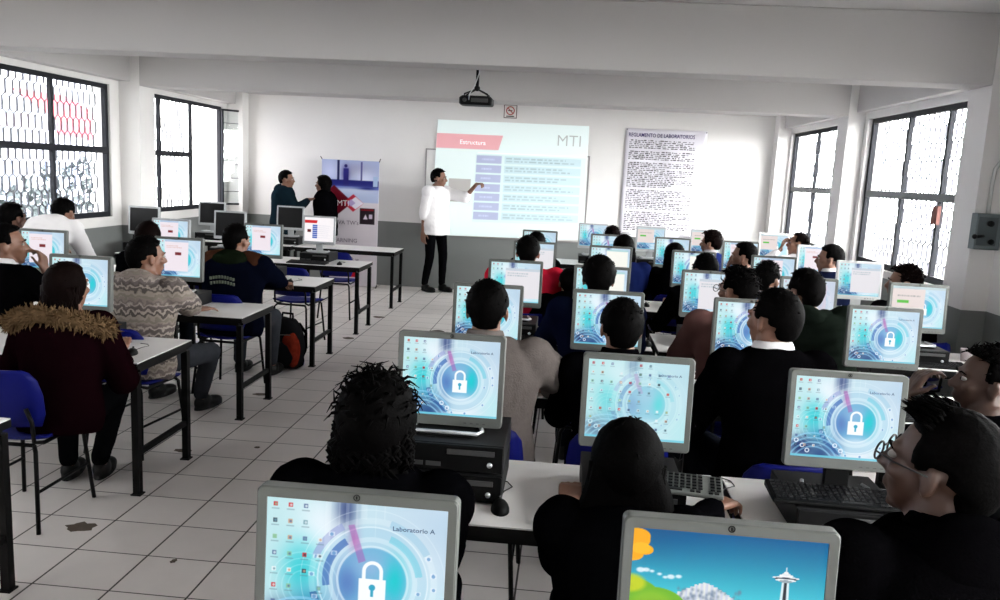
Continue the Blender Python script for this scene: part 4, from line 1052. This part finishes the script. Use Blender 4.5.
for (x, y, kind, fr, place) in ML:
    fx = 'white-framed' if fr is WHITEP else ('pale-framed' if fr is SILVERL else 'grey')
    grp = 'computer monitors on the tables'
    two = (x, y) == (-.375, 2.69)
    zb = .85; zc = .085
    if two: pc(x+.04, y+.0, .75, 'lower of two stacked black computers beside the curly-haired person', 'desktop computers'); zb = .85; pc(x+.04, y+.01, .85, 'upper of two stacked black desktop computers beside the curly-haired person', 'desktop computers'); zb = .95; zc = -.005
    else: pc(x, y, .75, 'black desktop computer under the monitor %s' % place, 'desktop computers')
    if two: zc = .015
    monitor(x, y, zb, zc, kind, fr, '%s monitor with %s, %s' % (fx, names[kind], place), grp)
TXT = mat('screen_lettering', (.05, .10, .20), .5)
def on_screen_text(x, y, kind, s, size, u, v, name='lettering'):
    for o in list(COL.objects):
        if o.get('category') == 'monitor' and abs(o.location.x-x) < .01 and abs(o.location.y-y) < .01:
            sc_ = [k for k in COL.objects if k.parent == o and k.name.startswith('screen')][0]
            text_mesh(s, size, ((u-.5)*SCRW, -.0012, (1-v)*SCRH), TXT, sc_, name, ext=.0002, bold=.0002, sx=1.15)
for (x, y) in ((-.352, 1.35), (-.375, 2.69), (.27, 2.67), (.95, 2.63), (1.675, 4.25)):
    on_screen_text(x, y, '', 'Laboratorio A', .0118, .70, .17)

K = [(.34, 2.88-.02, .855, 0, None), (.93, 2.56, .853, -.04, 'black keyboard lying on the desktop computer by the bespectacled person'),
     (-.40, 3.97, .75, 0, 'black keyboard before the grey sweater person'), (.22, 3.97, .75, 0, 'black keyboard before the cropped-hair person'), (-.34, 5.27, .75, 0, 'black keyboard on the fourth row at the aisle'), (.25, 5.27, .75, 0, 'black keyboard before the round-headed navy jacket person'),
     (-.28, 6.87, .75, 0, 'black keyboard before the red vest person'), (-2.85, 8.62, .75, 0, 'black keyboard below the monitor with the red-bannered page'), (-3.87, 8.62, .75, 0, 'black keyboard below the dark screen nearest the olive hood'), (2.4, 5.28, .75, 0, 'black keyboard under the green-button monitor'),
     (1.68, 3.98, .75, 0, 'black keyboard below the rightmost third-row monitor'), (.40, 6.87, .75, 0, 'black keyboard on the fifth row, second from the aisle')]
for (x, y, z, rz, l) in K:
    if l: keyboard(x, y, z, rz, l, 'black keyboards')
KBP = KB2 = None
k2 = make_kb(False); k2.location = (.34, 2.575, .853); k2.rotation_euler = (0, 0, -.14); k2['label'] = 'grey keyboard on the desktop computer beside the person with long straight hair'
mouse(-.165, 2.50, .75, .12, 'black corded mouse alone on the white desk between the curly and the long-haired person')
mouse(.575, 2.70, .75, -.25, 'black mouse under the hand of the person with long straight hair')
mouse(-2.375, 4.17, .75, .3, 'black corded mouse at the corner of the table beside the fur hood')
mouse(.58, 5.35, .75, 0, 'black corded mouse on the fourth-row desk beside the loose cable')
mouse(.73, 7.05, .75, 0, 'black corded mouse on the fifth-row desk')
mouse(-2.50, 8.66, .75, .2, 'black corded mouse right of the monitor with the red-bannered page')
mouse(-2.52, 7.12, .75, 0, 'black corded mouse beside the desktop computer under the olive hood person\'s screen')

# hanging cables under the second row
for n_i, (x, y) in enumerate(((.62, 4.36), (.70, 4.36), (.76, 4.37))):
    o = MB().tube([(x, y, .72), (x+.03*math.sin(n_i*2), y+.01, .5), (x-.06*math.cos(n_i*3), y, .3), (x+.05, y-.01, .42), (x+.09, y, .70)], .004, 0, 6).build('power_cable', CABLE)
    tag(o, 'black power cable looping below the third-row table behind the folded-arm person', 'cable', 'looping cables')

# ------------------------------------------------------------------ things on the back wall
Y0 = YB
wb = thing('whiteboard', 'white board with thin grey frame behind the projected slide', 'whiteboard', (-.985, Y0, .86))
MB().b2(-1.235, 1.235, -.014, -.004, 0, 1.28).build('board_face', mat('board_white', (.70, .69, .68), .25), wb)
fm = MB().b2(-1.255, 1.255, -.022, -.002, -.02, 0).b2(-1.255, 1.255, -.022, -.002, 1.28, 1.30).b2(-1.255, -1.235, -.022, -.002, 0, 1.28).b2(1.235, 1.255, -.022, -.002, 0, 1.28)
fm.build('board_frame', mat('brushed_frame', (.30, .29, .29), .4, .5), wb)
rr = random.Random(3); cm = MB()
for k in range(10): x = -.95+.22*k+rr.uniform(-.05, .05); cm.b2(x, x+rr.uniform(.03, .07), -.024, -.022, 1.281, 1.296)
cm.build('frame_marks', DARKP, wb)
sm = slide(330, 250, True).mesh('projected_slide', 1.0, 1.0)
# keystoned outline of the projected picture, in metres on the wall
n = len(sm.vertices); co = np.zeros(n*3, dtype=np.float32); sm.vertices.foreach_get('co', co); co = co.reshape(-1, 3)
u = co[:, 0]+.5; t = co[:, 2]
TL, TR, BL, BR = (-2.07, 2.60), (.225, 2.60), (-2.125, .84), (.245, .885)
X_ = (1-t)*((1-u)*BL[0]+u*BR[0])+t*((1-u)*TL[0]+u*TR[0]); Z_ = (1-t)*((1-u)*BL[1]+u*BR[1])+t*((1-u)*TL[1]+u*TR[1])
co[:, 0] = X_; co[:, 2] = Z_; co[:, 1] = 0; sm.vertices.foreach_set('co', co.ravel()); sm.update()
PROJ = attr_mat('projected_light', .40, .75, .6); sm.materials.append(PROJ)
ps = bpy.data.objects.new('projected_slide', sm); COL.objects.link(ps); ps.location = (0, Y0-.026, 0)
md = ps.modifiers.new('s', 'SOLIDIFY'); md.thickness = .001; md.offset = -1
tag(ps, 'pale projected slide with a pink banner and a column of lilac boxes', 'projection')
SW = mat('slide_lettering', (.95, .85, .85), .5); SW.node_tree.nodes['Principled BSDF'].inputs['Emission Color'].default_value = (1, .9, .9, 1); SW.node_tree.nodes['Principled BSDF'].inputs['Emission Strength'].default_value = .35
SG = mat('slide_grey_lettering', (.52, .56, .56), .6)
text_mesh('Estructura', .095, (-1.72, -.004, 2.25), SW, ps, 'banner_lettering', bold=.001)
text_mesh('MTI', .235, (-.25, -.004, 2.29), SG, ps, 'logo_lettering', bold=-.002)
# rules poster
PO = thing('rules_poster', 'tall white cloth poster of laboratory rules with purple heading', 'poster', (1.38, Y0, .98))
vs = []; fs = []; nx, nz = 24, 30
for k in range(nz+1):
    for i in range(nx+1):
        uu = i/nx; tt = k/nz; x = -.60+1.2*uu-(.06*(1-tt))*uu+(0 if True else 0); z = 1.62*tt-.0*uu
        vs.append((x, -.017-.008*math.sin(uu*9+tt*3)-.006*math.sin(tt*7+uu*14), z))
for k in range(nz):
    for i in range(nx): q = k*(nx+1)+i; fs.append((q, q+1, q+nx+2, q+nx+1))
sh = MB().add(vs, fs, 0, True).build('cloth_sheet', mat('poster_cloth', (.74, .72, .78), .8), PO, recalc=False); q = sh.modifiers.new('s', 'SOLIDIFY'); q.thickness = .002
text_mesh('REGLAMENTO DE LABORATORIOS', .078, (-.56, -.034, 1.50), mat('purple_ink', (.03, .012, .12), .6), PO, 'heading_lettering', bold=.0012, sx=.80)
rr = random.Random(11); ink = MB(); y = 1.44; par = 0
while y > .10:
    if rr.random() < .14 and par > 2: y -= .030; par = 0
    x = -.54+(.0 if par else .02); xe = .46-(rr.random()*.5 if rr.random() < .25 else rr.random()*.05)
    if y < .55 and rr.random() < .4: xe = rr.uniform(-.1, .3)
    while x < xe:
        w = rr.uniform(.012, .06); ink.b2(x, min(x+w, xe), -.0335, -.0325, y, y+rr.choice((.009, .013, .016))); x += w+rr.choice((.008, .014, .03))
    y -= .027; par += 1
for x0, x1 in ((-.57, -.42), (.30, .48)):
    ink.b2(x0, x1, -.0335, -.0325, .035, .045); ink.b2(x0+.02, x1-.02, -.0335, -.0325, .055, .063)
ink.build('printed_lines', mat('grey_ink', (.07, .065, .075), .7), PO)
pin = MB()
for x in (-.585, .585): pin.tube([(x, -.014, 1.60), (x, -.03, 1.60)], .008, 0, 8)
pin.build('pin', GREYP, PO)
# banner stand
BN = thing('banner_stand', 'narrow standing banner with blue photo top and dark red diamond logo', 'banner', (-3.31, 11.98, 0))
BW, BH = .88, 1.90
cv = Canvas(120, 260, (.80, .77, .80)); rngb = random.Random(8)
X = cv.x; Yv = cv.y
m = np.clip((.33-Yv)*260, 0, 1); cv.blend(m, (.62, .66, .80))
cv.blob(.6, .08, .3, .06, (.55, .55, .66), .9); cv.blob(.75, .14, .2, .07, (.80, .82, .90), .8); cv.blob(.15, .1, .15, .08, (.78, .80, .92), .8)
cv.rect(.0, .155, 1, .215, (.12, .13, .42)); cv.rect(.27, .0, .31, .16, (.08, .08, .28)); cv.rect(.68, .01, .71, .16, (.30, .30, .50)); cv.rect(0, .205, 1, .225, (.30, .36, .66))
cv.disc(.42, .045, .028, (.12, .10, .33)); cv.rect(.38, .065, .47, .20, (.13, .12, .40)); cv.blob(.42, .11, .06, .06, (.14, .13, .42), .9); cv.rect(.90, .12, .98, .2, (.60, .68, .80))
cv.blob(.55, .24, .5, .03, (.72, .76, .86), .9); cv.blob(.8, .215, .15, .012, (.10, .12, .38), .9); cv.rect(0, .26, 1, .33, (.68, .73, .84), .5)
cv.poly([(-.10, .33), (.22, .20), (.55, .33), (.22, .46)], (.36, .03, .10)); cv.poly([(.38, .335), (.56, .265), (.74, .335), (.56, .405)], (.72, .10, .18), .9)
cv.poly([(.46, .335), (.60, .285), (.74, .335), (.60, .385)], (.88, .86, .92)); cv.poly([(.44, .335), (.52, .305), (.60, .335), (.52, .365)], (.66, .58, .78), .9)
cv.rect(.68, .372, .94, .50, (.14, .10, .13)); cv.rect(.70, .378, .92, .392, (.45, .06, .10)); cv.poly([(.74, .46), (.78, .42), (.82, .46)], (.85, .8, .85)); cv.rect(.84, .42, .90, .455, (.75, .7, .78))
cv.rect(.30, .865, .66, .93, (.72, .08, .14))
bm_ = cv.mesh('banner_sheet', BW, BH); bm_.materials.append(attr_mat('banner_print', 0, 1., .5))
bo = bpy.data.objects.new('banner_sheet', bm_); COL.objects.link(bo); bo.parent = BN; bo.location = (0, -.02, .02); q = bo.modifiers.new('s', 'SOLIDIFY'); q.thickness = .002; q.offset = -1
WL = mat('white_lettering', (.75, .72, .75), .5); DL = mat('grey_lettering', (.16, .13, .17), .6)
text_mesh('MTI', .12, (-.20, -.026, 1.235), WL, BN, 'logo_lettering')
for s_, z, x, sz in (("MTI", 1.08, -.30, .035), ("ELIVA TW's", .955, -.28, .085), ('LEARNING', .685, -.28, .085), ('DOCKER w', .40, -.24, .08)):
    text_mesh(s_, sz, (x, -.026, z), DL, BN, 'printed_lettering', bold=.0005)
text_mesh('eocus', .085, (-.20, -.026, .185), WL, BN, 'label_lettering', bold=.003, sx=1.2)
xs = MB().tube([(-.44, -.012, 1.92), (0, .05, 1.0), (.44, -.012, .04)], .008, 0, 8).tube([(.44, -.012, 1.92), (0, .05, 1.0), (-.44, -.012, .04)], .008, 0, 8)
xs.tube([(0, .05, 1.0), (0, .28, 0)], .008); xs.build('cross_poles', STEEL, BN)
ft = MB().tube([(-.44, -.012, .04), (-.44, -.05, 0.004)], .008).tube([(.44, -.012, .04), (.44, -.05, 0.004)], .008); ft.build('foot', STEEL, BN)
for s_ in (-1, 1): MB().tube([(s_*.44, -.012, 1.92), (s_*.46, -.03, 1.96)], .006, 0, 6).build('corner_hook', STEEL, BN)
# no smoking sign
NS = thing('no_smoking_sign', 'small square white sign with a red no smoking ring above the slide', 'sign', (-.97, Y0, 2.765))
MB().b2(-.10, .10, -.012, -.002, -.10, .10).build('sign_plate', mat('sign_brown', (.10, .07, .07), .5), NS)
MB().b2(-.088, .088, -.0135, -.0115, -.088, .088).build('sign_face', mat('sign_white', (.72, .68, .66), .5), NS)
rg = MB().tube([(.058*math.cos(t), -.016, .012+.058*math.sin(t)) for t in [k*2*PI/24 for k in range(25)]], .008, 0, 6); rg.tube([(-.041, -.016, .053), (.041, -.016, -.029)], .007, 0, 6); rg.build('prohibition_ring', mat('sign_red', (.38, .05, .05), .5), NS)
MB().b2(-.035, .03, -.0155, -.0135, .006, .018).build('cigarette', DARKP, NS); MB().b2(-.06, .06, -.0155, -.0135, -.078, -.064).build('caption_strip', DARKP, NS)
# projector on its ceiling pole
PJ = thing('projector', 'black ceiling projector on a short black pole', 'projector', (-.93, 7.7, 2.46))
bd = MB(); bd.rings([[(x, y, z) for x, y in rrect(-a_, a_, -b_, b_, .03)] for z, a_, b_ in ((0, .145, .105), (.012, .155, .115), (.065, .155, .115), (.085, .135, .095))], 0, False); bd.build('housing', BLACKP, PJ, .004)
MB().tube([(.06, .11, .042), (.06, .135, .042)], .032, 0, 18).build('lens', GREYP, PJ)
MB().tube([(-.10, -.11, .042), (-.10, -.1175, .042)], .02, 0, 14).b2(-.04, .12, -.118, -.114, .025, .06).build('connector_panel', GREYP, PJ)
MB().tube([(0, 0, .15), (0, 0, .66)], .016, 0, 12).tube([(0, 0, .65), (0, 0, .67)], .06, 0, 16).build('ceiling_pole', BLACKP, PJ)
br = MB()
for sx, sy in ((-.11, -.07), (.11, -.07), (-.11, .07), (.11, .07)): br.tube([(0, 0, .155), (sx, sy, .10), (sx, sy, .078)], .008, 0, 6)
br.ell((0, 0, .16), (.028, .028, .028)); br.build('mount_bracket', DARKP, PJ)
MB().tube([(-.06, -.115, .045), (-.05, -.16, .09), (-.02, -.06, .17), (.016, -.01, .30), (.018, 0, .6)], .005, 0, 6).build('signal_cable', LOGO, PJ)
# electrical box and conduit
EB = thing('switch_box', 'grey electrical switch box with lever on the near right pillar', 'electrical box', (2.985, 6.15, 1.47))
MB().b2(-.055, .125, -.09, -.002, 0, .26).build('enclosure', mat('box_grey', (.10, .125, .13), .5, .2), EB, .006)
MB().b2(-.045, .09, -.10, -.09, .03, .235).build('door_panel', mat('box_grey_dark', (.05, .065, .07), .5, .2), EB, .003)
MB().tube([(-.02, -.10, .10), (-.02, -.135, .10), (-.075, -.15, .095)], .011, 0, 8).ell((-.085, -.15, .095), (.018, .018, .018)).build('lever', BLACKP, EB)
MB().tube([(.03, -.10, .19), (.03, -.125, .19)], .022, 0, 12).build('dial', BLACKP, EB); MB().tube([(.05, -.10, .06), (.05, -.12, .06)], .02, 0, 12).build('dial', BLACKP, EB)
CD = MB().tube([(3.03, 6.125, 1.73), (3.03, 6.125, 1.95), (3.035, 6.12, 2.05), (3.06, 6.11, 2.10), (3.085, 6.11, 2.138)], .014, 0, 10).build('conduit', mat('conduit_grey', (.45, .46, .45), .5), None)
tag(CD, 'pale curved conduit rising from the grey switch box', 'conduit')
HD = thing('wooden_bracket', 'dark brown wooden board hanging beside the near right pillar', 'board', (3.075, 6.125, 2.14))
MB().b2(-.0, .045, -.14, .02, 0, .46).build('panel', mat('dark_wood', (.05, .018, .01), .6, var=.3), HD, .01); MB().b2(-.01, .0, -.12, .0, .03, .06).b2(-.01, .0, -.12, .0, .40, .43).build('batten', BLACKP, HD)

# backpack leaning on the table leg
BP = thing('backpack', 'black and red-orange backpack standing on the floor against a table leg', 'backpack', (-2.47, 6.92, 0), -.2)
rings = []
for k in range(13):
    t = k/12; z = .02+.44*t; w = .165*(1-.08*abs(2*t-1)**3)*(1 if t < .7 else 1-(t-.7)**1.5*2.4); dp = .115*(1 if t < .55 else 1-(t-.55)*1.15)
    rings.append([(w*math.copysign(abs(math.cos(a))**.7, math.cos(a)), -.02*t+dp*math.copysign(abs(math.sin(a))**.7, math.sin(a)), z) for a in [2*PI*q/24 for q in range(24)]])
remeshed(MB().rings(rings), 'bag_body', cl('bag_black', (.009, .009, .010)), BP, .012, 3, .02, .1)
pk = MB(); pk.ell((.02, -.115, .15), (.125, .05, .12)); remeshed(pk, 'front_pocket', cl('bag_black', (.009, .009, .010)), BP, .012, 2, .012, .1)
rp = MB(); rp.ell((.105, -.07, .19), (.062, .075, .17)); rp.ell((.06, -.10, .25), (.05, .04, .09)); remeshed(rp, 'side_panel', cl('bag_orange', (.15, .018, .009), var=.5, vscale=30), BP, .012, 2, .015, .1)
MB().tube([(-.06, 0, .44), (-.05, .01, .50), (.05, .01, .50), (.06, 0, .44)], .011, 0, 8).build('carry_handle', BLK, BP)
for s_ in (-1, 1): MB().tube([(s_*.07, .09, .40), (s_*.10, .16, .30), (s_*.10, .15, .14), (s_*.08, .10, .05)], .015, 0, 8).build('shoulder_strap', BLK, BP)
MB().tube([(-.12, -.118, .30), (0, -.14, .33), (.10, -.115, .33)], .004, 0, 6).build('zip', GREYP, BP)
# small things on tables
for (x, y, rz, l) in ((2.72, 5.52, .3, 'small pale cup-shaped pot on the table end by the right wall'),):
    o = MB().rings([[(r*math.cos(t), r*math.sin(t), z) for t in [k*2*PI/18 for k in range(18)]] for r, z in ((.028, 0), (.034, .05), (.037, .085), (.034, .085), (.028, .01))]).build('cup', mat('cup_pale', (.35, .30, .31), .5)); o.location = (x, y, .75); tag(o, l, 'cup')
pp = thing('paper_stack', 'crumpled white papers lying on the desk behind the rightmost padlock screen', 'papers', (2.1, 6.95, .75))
for k in range(4):
    MB().b2(-.10, .10, -.14, .14, .0008*k*3, .0008*k*3+.002).build('sheet', WHITEC, pp).rotation_euler = (0, 0, .2*k)

# ------------------------------------------------------------------ light, world, camera
w = bpy.data.worlds.new('daylight'); SC.world = w; w.use_nodes = True
nt = w.node_tree; bg = nt.nodes['Background']; bg.inputs[0].default_value = (1, .975, .965, 1)
tc = nt.nodes.new('ShaderNodeTexCoord'); sx = nt.nodes.new('ShaderNodeSeparateXYZ'); nt.links.new(tc.outputs['Generated'], sx.inputs[0])
mr = nt.nodes.new('ShaderNodeMapRange'); mr.inputs['From Min'].default_value = -.3; mr.inputs['From Max'].default_value = .7; mr.inputs['To Min'].default_value = SKY*.62; mr.inputs['To Max'].default_value = SKY*2.5
nt.links.new(sx.outputs['X'], mr.inputs['Value']); nt.links.new(mr.outputs[0], bg.inputs[1])
def portal(x, y0, y1, z0, z1, s):
    l = bpy.data.lights.new('window_daylight', 'AREA'); l.shape = 'RECTANGLE'; l.size = z1-z0; l.size_y = y1-y0; l.cycles.is_portal = True
    o = bpy.data.objects.new('window_daylight', l); COL.objects.link(o); o.location = (x, (y0+y1)/2, (z0+z1)/2); o.rotation_euler = (0, s*PI/2, 0)
for a_, b_ in LW: portal(XL-WT-.02, a_, b_, 1.12, 2.62, -1)
for a_, b_ in RW: portal(XR+WT+.02, a_, b_, 1.08, 2.61, 1)

cam = bpy.data.cameras.new('camera'); co_ = bpy.data.objects.new('camera', cam); COL.objects.link(co_)
cam.sensor_width = 36; cam.lens = 36*.8; cam.clip_start = .05; cam.clip_end = 300
YAW, PITCH, ROLL = math.atan(64.7/math.hypot(800, 127.4)), math.atan(127.4/800), .05
f_ = V((-math.sin(YAW)*math.cos(PITCH), math.cos(YAW)*math.cos(PITCH), -math.sin(PITCH))); r0 = V((math.cos(YAW), math.sin(YAW), 0)); u0 = r0.cross(f_)
r_v = r0*math.cos(ROLL)+u0*math.sin(ROLL); u_v = -r0*math.sin(ROLL)+u0*math.cos(ROLL)
Mx = Matrix((r_v, u_v, -f_)).transposed().to_4x4(); Mx.translation = V((0, 0, 1.85)); co_.matrix_world = Mx
SC.camera = co_
vs_ = SC.view_settings; vs_.view_transform = 'Standard'; vs_.look = 'None'; vs_.gamma = 1; vs_.use_curve_mapping = False; vs_.exposure = .12
